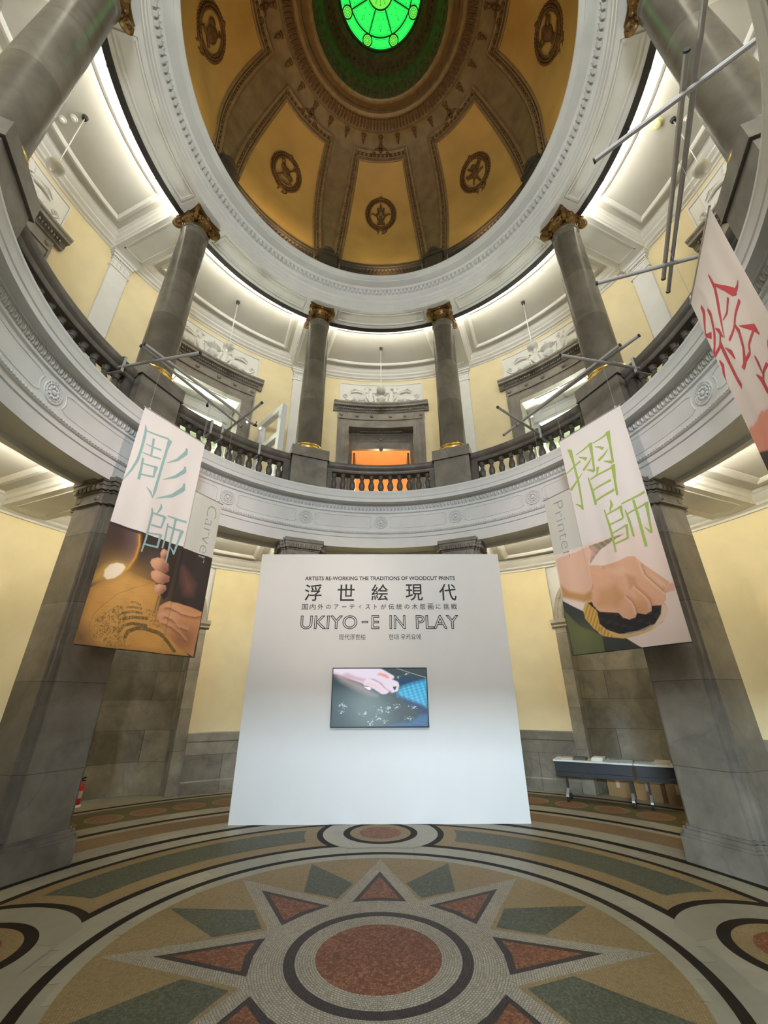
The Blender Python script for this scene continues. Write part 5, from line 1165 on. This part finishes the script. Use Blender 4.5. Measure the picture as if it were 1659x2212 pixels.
    p.fill(L['hand'], (.58, .28, .12), 10); hm = np.clip(.5-sdf(P, L['hand'])/10, 0, 1)*(P[:, 1] > 1664)
    q = np.array(L['hand'], float); c = q.mean(0); p.mask = hm
    p.glow(c+(-60, -110), 150, (.70, .38, .20), .8); p.glow(c+(150, 190), 190, (.30, .12, .05), .9); p.glow(c+(-150, 30), 70, (.62, .26, .15), .7)
    for h in ('h1', 'h2', 'h3'):
        p.line([(x-6, y-30) for x, y in L[h]], 34, (.68, .38, .20), 50, .6); p.line([(x, y+12) for x, y in L[h]], 22, (.36, .15, .065), 40, .75); p.line(L[h], 7, (.15, .05, .022), 9, .95)
    for h in ('k1', 'k2', 'k3'): p.line(L[h], 14, (.74, .43, .25), 22, .6); p.line([(x, y+16) for x, y in L[h]], 3, (.36, .15, .07), 6, .6)
    p.fill(L['nail'], (.68, .34, .22), 16, .7); p.mask = np.ones(len(P))
    return p.C
def paint_printer(P, ground=None):
    L = D['PR']; p = Paint(P, ground or WHITE); base = (.79, .665, .60); bl = 1669
    p.mask = (P[:, 1] > bl).astype(float); p.mix(np.ones(len(P)), base)
    p.mask = np.ones(len(P)); sk = (.72, .42, .27)
    pm = (P[:, 1] > bl).astype(float); p.mask = pm
    p.fill([(-500, 2060)]+L['mat'][:1]+L['mat'][1:5]+L['mat'][5:]+[(-500, 3100)], (.045, .052, .048), 10); p.fill(L['mat'], (.045, .052, .048), 8)
    p.fill(L['matg'], (.13, .15, .062), 20); p.glow(np.array(L['matg']).mean(0), 150, (.17, .18, .075), .6)
    p.fill(L['gapd'], (.36, .285, .20), 12)
    m0 = pm.copy(); p.mask = pm*np.clip(.5-sdf(P, L['gapd'])/10, 0, 1)*(.5+.5*np.sin((P[:, 0]*.8-P[:, 1]*.6)*.09)); p.mix(np.ones(len(P)), (.25, .20, .14)); p.mask = m0
    p.fill(L['rim'], (.66, .44, .20), 8); p.fill(L['goldl'], (.60, .36, .075), 10); p.fill(L['rimR'], (.74, .58, .42), 10)
    gm = np.clip(.5-sdf(P, L['goldl'])/8, 0, 1); p.mix(gm*np.clip(np.sin(P[:, 0]*.11+P[:, 1]*.07), 0, 1)*.55, (.30, .16, .025)); p.mix(gm*np.clip(np.sin(P[:, 0]*.11+P[:, 1]*.07+2.6), 0, 1)*.4, (.82, .58, .20))
    p.fill(L['disc'], (.022, .02, .021), 8); dm = np.clip(.5-sdf(P, L['disc'])/8, 0, 1); p.mix(dm*np.clip(noise2(P*np.array([.25, 1.4]), .10, 2), 0, 1)*.16, (.22, .18, .17)); p.line(L['arc'], 12, (.55, .47, .40), 14, .8)
    p.fill(L['arm2'], (.74, .49, .36), 10); p.fill(L['armsh'], (.50, .275, .085), 55, .9); q = np.array(L['arm2'], float); p.glow(q[1]+(20, 90), 90, (.80, .52, .42), .7)
    p.fill(L['thumb'], (.74, .42, .34), 8); p.fill(L['fist'], sk, 8)
    p.mask = pm*np.clip(.5-sdf(P, L['fist'])/8, 0, 1); q = np.array(L['fist'], float); c = q.mean(0)
    p.fill(L['hl1'], (.83, .58, .43), 60, .9); p.fill(L['hl2'], (.78, .53, .37), 70, .8)
    p.fill(L['sh1'], (.60, .32, .155), 90, .8); p.fill(L['sh2'], (.56, .29, .16), 50, .8); p.fill(L['sh3'], (.66, .37, .20), 50, .7); p.glow(c+(60, 230), 120, (.56, .29, .13), .7)
    for l in ('l1', 'l2', 'l3', 'l5'): p.line([(x+12, y-4) for x, y in L[l]], 24, (.55, .28, .145), 46, .75); p.line([(x-20, y+4) for x, y in L[l]], 18, (.84, .57, .41), 34, .6); p.line(L[l], 6, (.26, .105, .05), 8, .95)
    p.line(L['l4'], 7, (.38, .18, .08), 14, .8)
    for k in (0, 1, 2):   # tendons and creases on the back of the hand
        q0 = (60+k*58, 1935+k*14); q1 = (250+k*55, 1885+k*35); p.line([q0, q1], 12, (.82, .56, .40), 30, .5); p.line([(q0[0], q0[1]+20), (q1[0], q1[1]+20)], 8, (.52, .27, .14), 26, .45)
    for cx, cy in ((205, 2010), (270, 1965), (330, 1905)): p.glow((cx, cy), 26, (.86, .60, .45), .6); p.glow((cx+16, cy+30), 26, (.50, .25, .13), .45)
    p.mix(np.clip(noise2(P, .05, 8), 0, 1)*.12, (.55, .29, .16)); p.mask = np.ones(len(P))
    return p.C
def paint_painter(P):
    L = D['P3']; p = Paint(P, WHITE); p.fill([L['sal'][0], L['sal'][1], L['sal'][2], (430, 1620), (520, 1560), (640, 1700), (980, 1660), (1100, 3200), (-100, 3200), (-60, 1560)], (.72, .33, .25), 12)
    p.fill([(-50, 1735)]+[L['dk'][1]]+[(500, 1800), (1100, 2000), (1100, 3200), (-100, 3200)], (.07, .06, .055), 14); p.glow((600, 2500), 300, (.50, .28, .18), .8); return p.C
WL, WR = D['BL'][2], D['BR'][2]
banner('white banner with teal characters above a picture of a carver at work', D['BL'][0], D['BL'][1], -.005, WL-.02, 0, 3.045, 1.1, paint_carver, strokes=D['SL'], ink='teal')
banner('narrow grey-white banner lettered Carver beside the teal-lettered one', D['BL'][0], D['BL'][1], WL-.10, 1.522, .785, 3.045, 3.0, lambda P: paint_carver(P, WHITE_UNLIT), text=('Carver', (D['PL']['ctext'][2][0]+D['PL']['ctext'][3][0])/2000+.02, D['PL']['ctext'][0][1]/1000, D['PL']['ctext'][1][1]/1000, .165, 'greyink'), back=.03)
banner('white banner with yellow-green characters above a picture of a fist pressing a printing pad', D['BR'][0], D['BR'][1], 0, WR-.02, 0, 3.045, .4, paint_printer, strokes=D['SR'], ink='lime')
banner('narrow grey-white banner lettered Printer beside the green-lettered one', D['BR'][0], D['BR'][1], -.482, .10, .79, 3.045, 2.2, lambda P: paint_printer(P, WHITE_UNLIT), text=('Printer', (D['PR']['ptext'][2][0]+D['PR']['ptext'][3][0])/2000, D['PR']['ptext'][0][1]/1000, D['PR']['ptext'][1][1]/1000, .150, 'greyink'), back=.03)
banner('white banner with crimson characters cut by the right edge of the photo', D['B3'][0], D['B3'][1], 0, D['B3'][2], 0, 3.045, 1.9, paint_painter, res=.014, strokes=D['S3'], ink='red')
# ---- steel tubes cantilevered from the gallery rail
def tube_thing(a, c, label, r=.022, group='steel tubes over the hall'):
    A, B = Vector(a), Vector(c); o = bpy.data.objects.new('steel_tube', None); COL.objects.link(o); o.location = A
    b = MB(); b.tube([(0, 0, 0), B-A], r, 10); b.build('tube', 'steel', o)
    d = (B-A).normalized()
    for e, s in ((Vector((0, 0, 0)), -1), (B-A, 1)):
        b = MB(); b.tube([e-d*.004*s, e+d*.012*s], r*1.12, 10); b.build('end_cap', 'iron', o)
    tag(o, label, 'tube', group)
ZT = 5.90
tube_thing((-3.90, .885, ZT), (-2.49, .585, ZT), 'short grey tube crossing in front of the left column base')
tube_thing((-3.27, .505, ZT+.04), (-2.465, 2.30, ZT+.04), 'long grey tube over the carver banner, left one of the parallel pair')
tube_thing((-3.205, .47, ZT+.04), (-2.23, 2.25, ZT+.04), 'long grey tube over the carver banner, right one of the parallel pair')
tube_thing((-2.985, 2.60, ZT), (-1.915, 1.63, ZT), 'short grey tube rising to the right in front of the left gallery doorway')
tube_thing((2.52, .62, ZT), (3.95, .91, ZT), 'short grey tube crossing in front of the right column base')
tube_thing((3.29, .48, ZT+.04), (2.26, 2.56, ZT+.04), 'long grey tube over the printer banner, lower one of the parallel pair')
tube_thing((3.46, .32, ZT+.04), (2.41, 2.26, ZT+.04), 'long grey tube over the printer banner, one of the pair ending higher')
tube_thing((1.93, 1.74, ZT), (3.08, 2.64, ZT), 'short grey tube falling to the right in front of the right gallery doorway')
tube_thing((2.25, -2.63, ZT+.04), (3.44, -.335, ZT+.04), 'very long grey tube leaving the top of the photo at the upper right')
tube_thing((2.32, -2.324, ZT+.04), (3.28, -.50, ZT+.04), 'long grey tube at the upper right, left of the one leaving the photo')
tube_thing((1.935, -1.65, ZT), (2.95, -2.55, ZT), 'thin grey tube slanting up to the right across the near column')
tube_thing((2.52, -.464, ZT), (3.66, -.845, ZT), 'thin grey tube running to the top corner of the crimson-lettered banner')
def clamp(az, label):
    t = thing('rail_clamp', label, 'bracket', frame(az, Rb, 5.285), 'clamps on the gallery rail')
    b = MB(); b.box(-.02, .02, -.19, .19, .79, .80); b.box(-.02, .02, -.195, -.185, .52, .80); b.box(-.02, .02, .185, .195, .66, .80); b.box(-.02, .02, -.20, .05, .52, .53); b.build('bracket', 'alu', t, smooth=False)
    b = MB(); b.lathe([(.012, 0), (.012, .05), (.02, .05), (.02, .065)], 10, (0, .12, .80)); b.build('bolt', 'steel', t)
for az, lab in ((-77.2, 'pale bracket clamped over the left rail where the short tube meets it'), (-52.2, 'pale bracket on the rail above the carver banner, left of the next bracket'), (-37.8, 'pale bracket on the rail just left of the column beside the middle doorway'),
                (-49.0, 'pale bracket on the rail where the rising short tube starts'), (77.0, 'pale bracket clamped over the right rail where the short tube meets it'), (49.5, 'pale bracket on the rail where the falling short tube ends')): clamp(az, lab)
# ---- white display frame and track spotlights on the left gallery
t = thing('display_frame', 'white square frame standing on the left gallery beside the column', 'frame', Matrix.Translation((-2.44, 4.60, 5.285)))
dirv = Vector((-.70, .70, 0)); Xf = Matrix(((-.42, -.90, 0, 0), (-.10, .42, 0, 0), (0, 0, 1, 0), (0, 0, 0, 1)))
Xf = Matrix.Rotation(R_(134), 4, 'Z')
for x in (0, 1.05):
    b = MB(); b.box(x-.07, x+.07, -.07, .07, 0, 3.0, X=Xf); b.build('post', 'wallpanel', t, smooth=False)
for z in (2.86, 2.05): b = MB(); b.box(.07, .98, -.07, .07, z, z+.14, X=Xf); b.build('rail', 'wallpanel', t, smooth=False)
def spotlight(loc, aim, mat, label, lit):
    X = Matrix.Translation(loc) @ (Vector(aim)).to_track_quat('Z', 'Y').to_matrix().to_4x4()
    t = thing('track_spotlight', label, 'spotlight', X @ Matrix.Scale(.7, 4), 'track spotlights on the gallery')
    b = MB(); b.lathe([(.02, -.12), (.035, -.12), (.04, -.10), (.04, .06), (.045, .06), (.045, .10), (.036, .10), (.036, .08)], 16, caps=False); b.lathe([(.0, -.12), (.03, -.12)], 12, caps=False); b.build('housing', mat, t)
    b = MB(); b.lathe([(.035, .075), (.0, .076)], 14, caps=False); b.build('face', 'lampface' if lit else 'iron', t)
    b = MB(); b.box(-.012, .012, .04, .16, -.03, 0); b.build('arm', mat, t, smooth=False)
spotlight((-4.17, 4.24, 8.0), (.4, -.6, -.9), 'black', 'black spotlight hanging in the left gallery doorway', False)
spotlight((-3.30, 4.66, 7.80), (.15, -1, -.35), 'alu', 'small lit white spotlight beside the white frame, left one', True)
spotlight((-3.12, 4.72, 7.76), (.5, -.6, -.5), 'black', 'small black spotlight beside the white frame, between two white ones', False)
spotlight((-3.02, 4.84, 7.74), (.15, -1, -.35), 'alu', 'small lit white spotlight beside the white frame, right one', True)
spotlight(polar(46.2, 6.95, 6.42), (-.72, -.72, -.12), 'alu', 'dazzling spotlight between the balusters above the printer banner, left one', True)
spotlight(polar(47.9, 6.95, 6.55), (-.72, -.72, -.12), 'alu', 'dazzling spotlight between the balusters above the printer banner, right one', True)
# ---- leaflet tables on castors at the right
ta = math.atan2(-1.09, 1.455)
def table(X, L, label):
    t = thing('folding_table', label, 'table', X, 'leaflet tables')
    b = MB(); b.box(0, L, 0, .45, .585, .61); b.build('top', 'table_w', t, smooth=False)
    b = MB(); b.box(0, L, -.008, .46, .575, .586); b.build('edge_band', 'black', t, smooth=False)
    b = MB(); b.box(.02, L-.02, .0, .02, .44, .575); b.box(.02, L-.02, .0, .02, .375, .435); b.build('modesty_panel', 'table_d', t, smooth=False)
    for x in (.14, L-.10):
        b = MB(); b.box(x-.015, x+.015, .20, .24, .10, .58); b.box(x-.02, x+.02, .02, .43, .54, .575); b.build('leg', 'black', t, smooth=False)
        b = MB(); b.bar([(.05, .07), (.20, .14), (.24, .14), (.39, .07), (.39, .10), (.25, .18), (.19, .18), (.05, .10)], x-.02, x+.02, 1); b.build('foot', 'alu', t, smooth=False)
        for y in (.07, .37):
            q = MB(); q.lathe([(.0, -.018), (.035, -.018), (.042, -.01), (.042, .01), (.035, .018), (0, .018)], 16, X=Matrix.Translation((x, y, .042)) @ Matrix.Rotation(R_(90), 4, 'Y')); q.build('castor', 'rubber', t)
    return t
TX = Matrix.Translation((2.955, 4.527, 0)) @ Matrix.Rotation(math.atan2(3.905-4.527, 3.991-2.955), 4, 'Z')
L1 = 1.20
table(TX, L1, 'white-topped folding table with a dark front panel, left one behind the right pier')
table(TX @ Matrix.Translation((L1+.01, 0, 0)), 1.2, 'white-topped folding table with a dark front panel, half hidden by the right pier')
leaf = [(.22, .18, 'paper', .012, 'pale leaflets at the left end of the leaflet table'), (.42, .20, 'paper_d', .02, 'dark leaflets second from the left on the leaflet table'), (.70, .17, 'table_w', .03, 'white leaflets in a taller stack on the leaflet table'),
        (.92, .20, 'paper_g', .018, 'grey leaflets right of the white stack on the leaflet table'), (1.12, .19, 'paper_g', .022, 'grey-green leaflets at the joint of the two leaflet tables'), (1.36, .20, 'paper_g', .015, 'thin grey leaflets just right of the joint of the leaflet tables'), (1.62, .2, 'paper', .026, 'pale leaflets at the right, beside the pier')]
for x, wd, m, h, lab in leaf:
    b = MB(); h *= 1.7; hh = h/4
    for k in range(4):
        o_ = rnd.uniform(-.006, .006); b.box(-wd/2+o_, wd/2+o_, -.12+o_, .12+o_, k*hh, (k+1)*hh*.999)
    o = b.build('leaflet_stack', m, smooth=False); o.matrix_world = TX @ Matrix.Translation((x, .21, .611)) @ Matrix.Rotation(rnd.uniform(-.12, .12), 4, 'Z'); tag(o, 'stack of '+lab, 'leaflets', 'leaflet stacks')
for i, (p_, ang, wd, h, lab) in enumerate((((4.15, 4.86), -46, .36, .25, 'brown cardboard box under the leaflet table, the leftmost'), ((4.47, 4.52), -48, .40, .25, 'brown cardboard box under the leaflet table, the middle one'), ((4.76, 4.17), -54, .36, .27, 'brown cardboard box under the leaflet table, next to the right pier'))):
    t = thing('cardboard_box', lab, 'box', Matrix.Translation((*p_, .0026)) @ Matrix.Rotation(R_(ang), 4, 'Z'), 'cardboard boxes')
    b = MB(); b.box(-wd/2, wd/2, 0, .30, 0, h); b.build('carton', 'card', t, smooth=False)
    b = MB()
    for s in (0, 1): b.box(-wd/2, wd/2, .15*s+.003, .15*s+.147, h, h+.006)
    b.build('flap', 'card', t, smooth=False)
    b = MB(); b.box(-wd/2-.001, wd/2+.001, .13, .17, h+.006, h+.008); b.box(-.03, .03, -.001, 0, h*.55, h); b.build('tape', 'paper', t, smooth=False)
# ---- fire extinguisher and socket in the left niche
t = thing('fire_extinguisher', 'red fire extinguisher standing in the left niche, half hidden by the pier', 'fire extinguisher', Matrix.Translation((-4.895, 4.30, .0026)))
b = MB(); b.lathe([(.0, .03), (.062, .03), (.068, .04), (.068, .27), (.06, .305), (.035, .33), (.025, .34), (.0, .34)], 24); b.build('cylinder', 'redpaint', t)
b = MB(); b.lathe([(.0, 0), (.085, 0), (.085, .02), (.075, .03), (.0, .03)], 24); b.build('stand', 'white', t)
b = MB(); b.tube([(0, 0, .335), (0, 0, .37)], .018, 8); b.tube([(0, 0, .37), (.05, -.02, .40), (.09, -.03, .405)], .010, 6); b.tube([(0, 0, .36), (.06, -.02, .365), (.09, -.03, .36)], .009, 6); b.build('handle', 'black', t)
b = MB(); b.tube([(0, 0, .345), (-.04, -.05, .34), (-.06, -.065, .25), (-.05, -.06, .12)], .010, 6); b.build('hose', 'rubber', t)
b = MB(); b.lathe([(.0695, .12), (.0695, .22)], 24, caps=False); b.build('label_band', 'paper', t)
b = MB(); b.box(-.06, .06, -.008, 0, -.03, .03); o = b.build('wall_socket', 'brass', smooth=False); o.matrix_world = frame(-47.7, 6.34+.60, .58); tag(o, 'small brass double socket on the marble of the left niche', 'socket')
b = MB()
for x in (-.028, .028): b.box(x-.012, x+.012, -.010, -.008, -.012, .012)
b.build('plug_hole', 'black', o, smooth=False)
b = MB(); b.box(-.02, .02, -.012, 0, -.03, .03); o = b.build('wall_switch', 'table_w', smooth=False); o.matrix_world = frame(72.0, 6.252, .93); tag(o, 'tiny white switch on the marble wainscot at the right edge', 'switch')
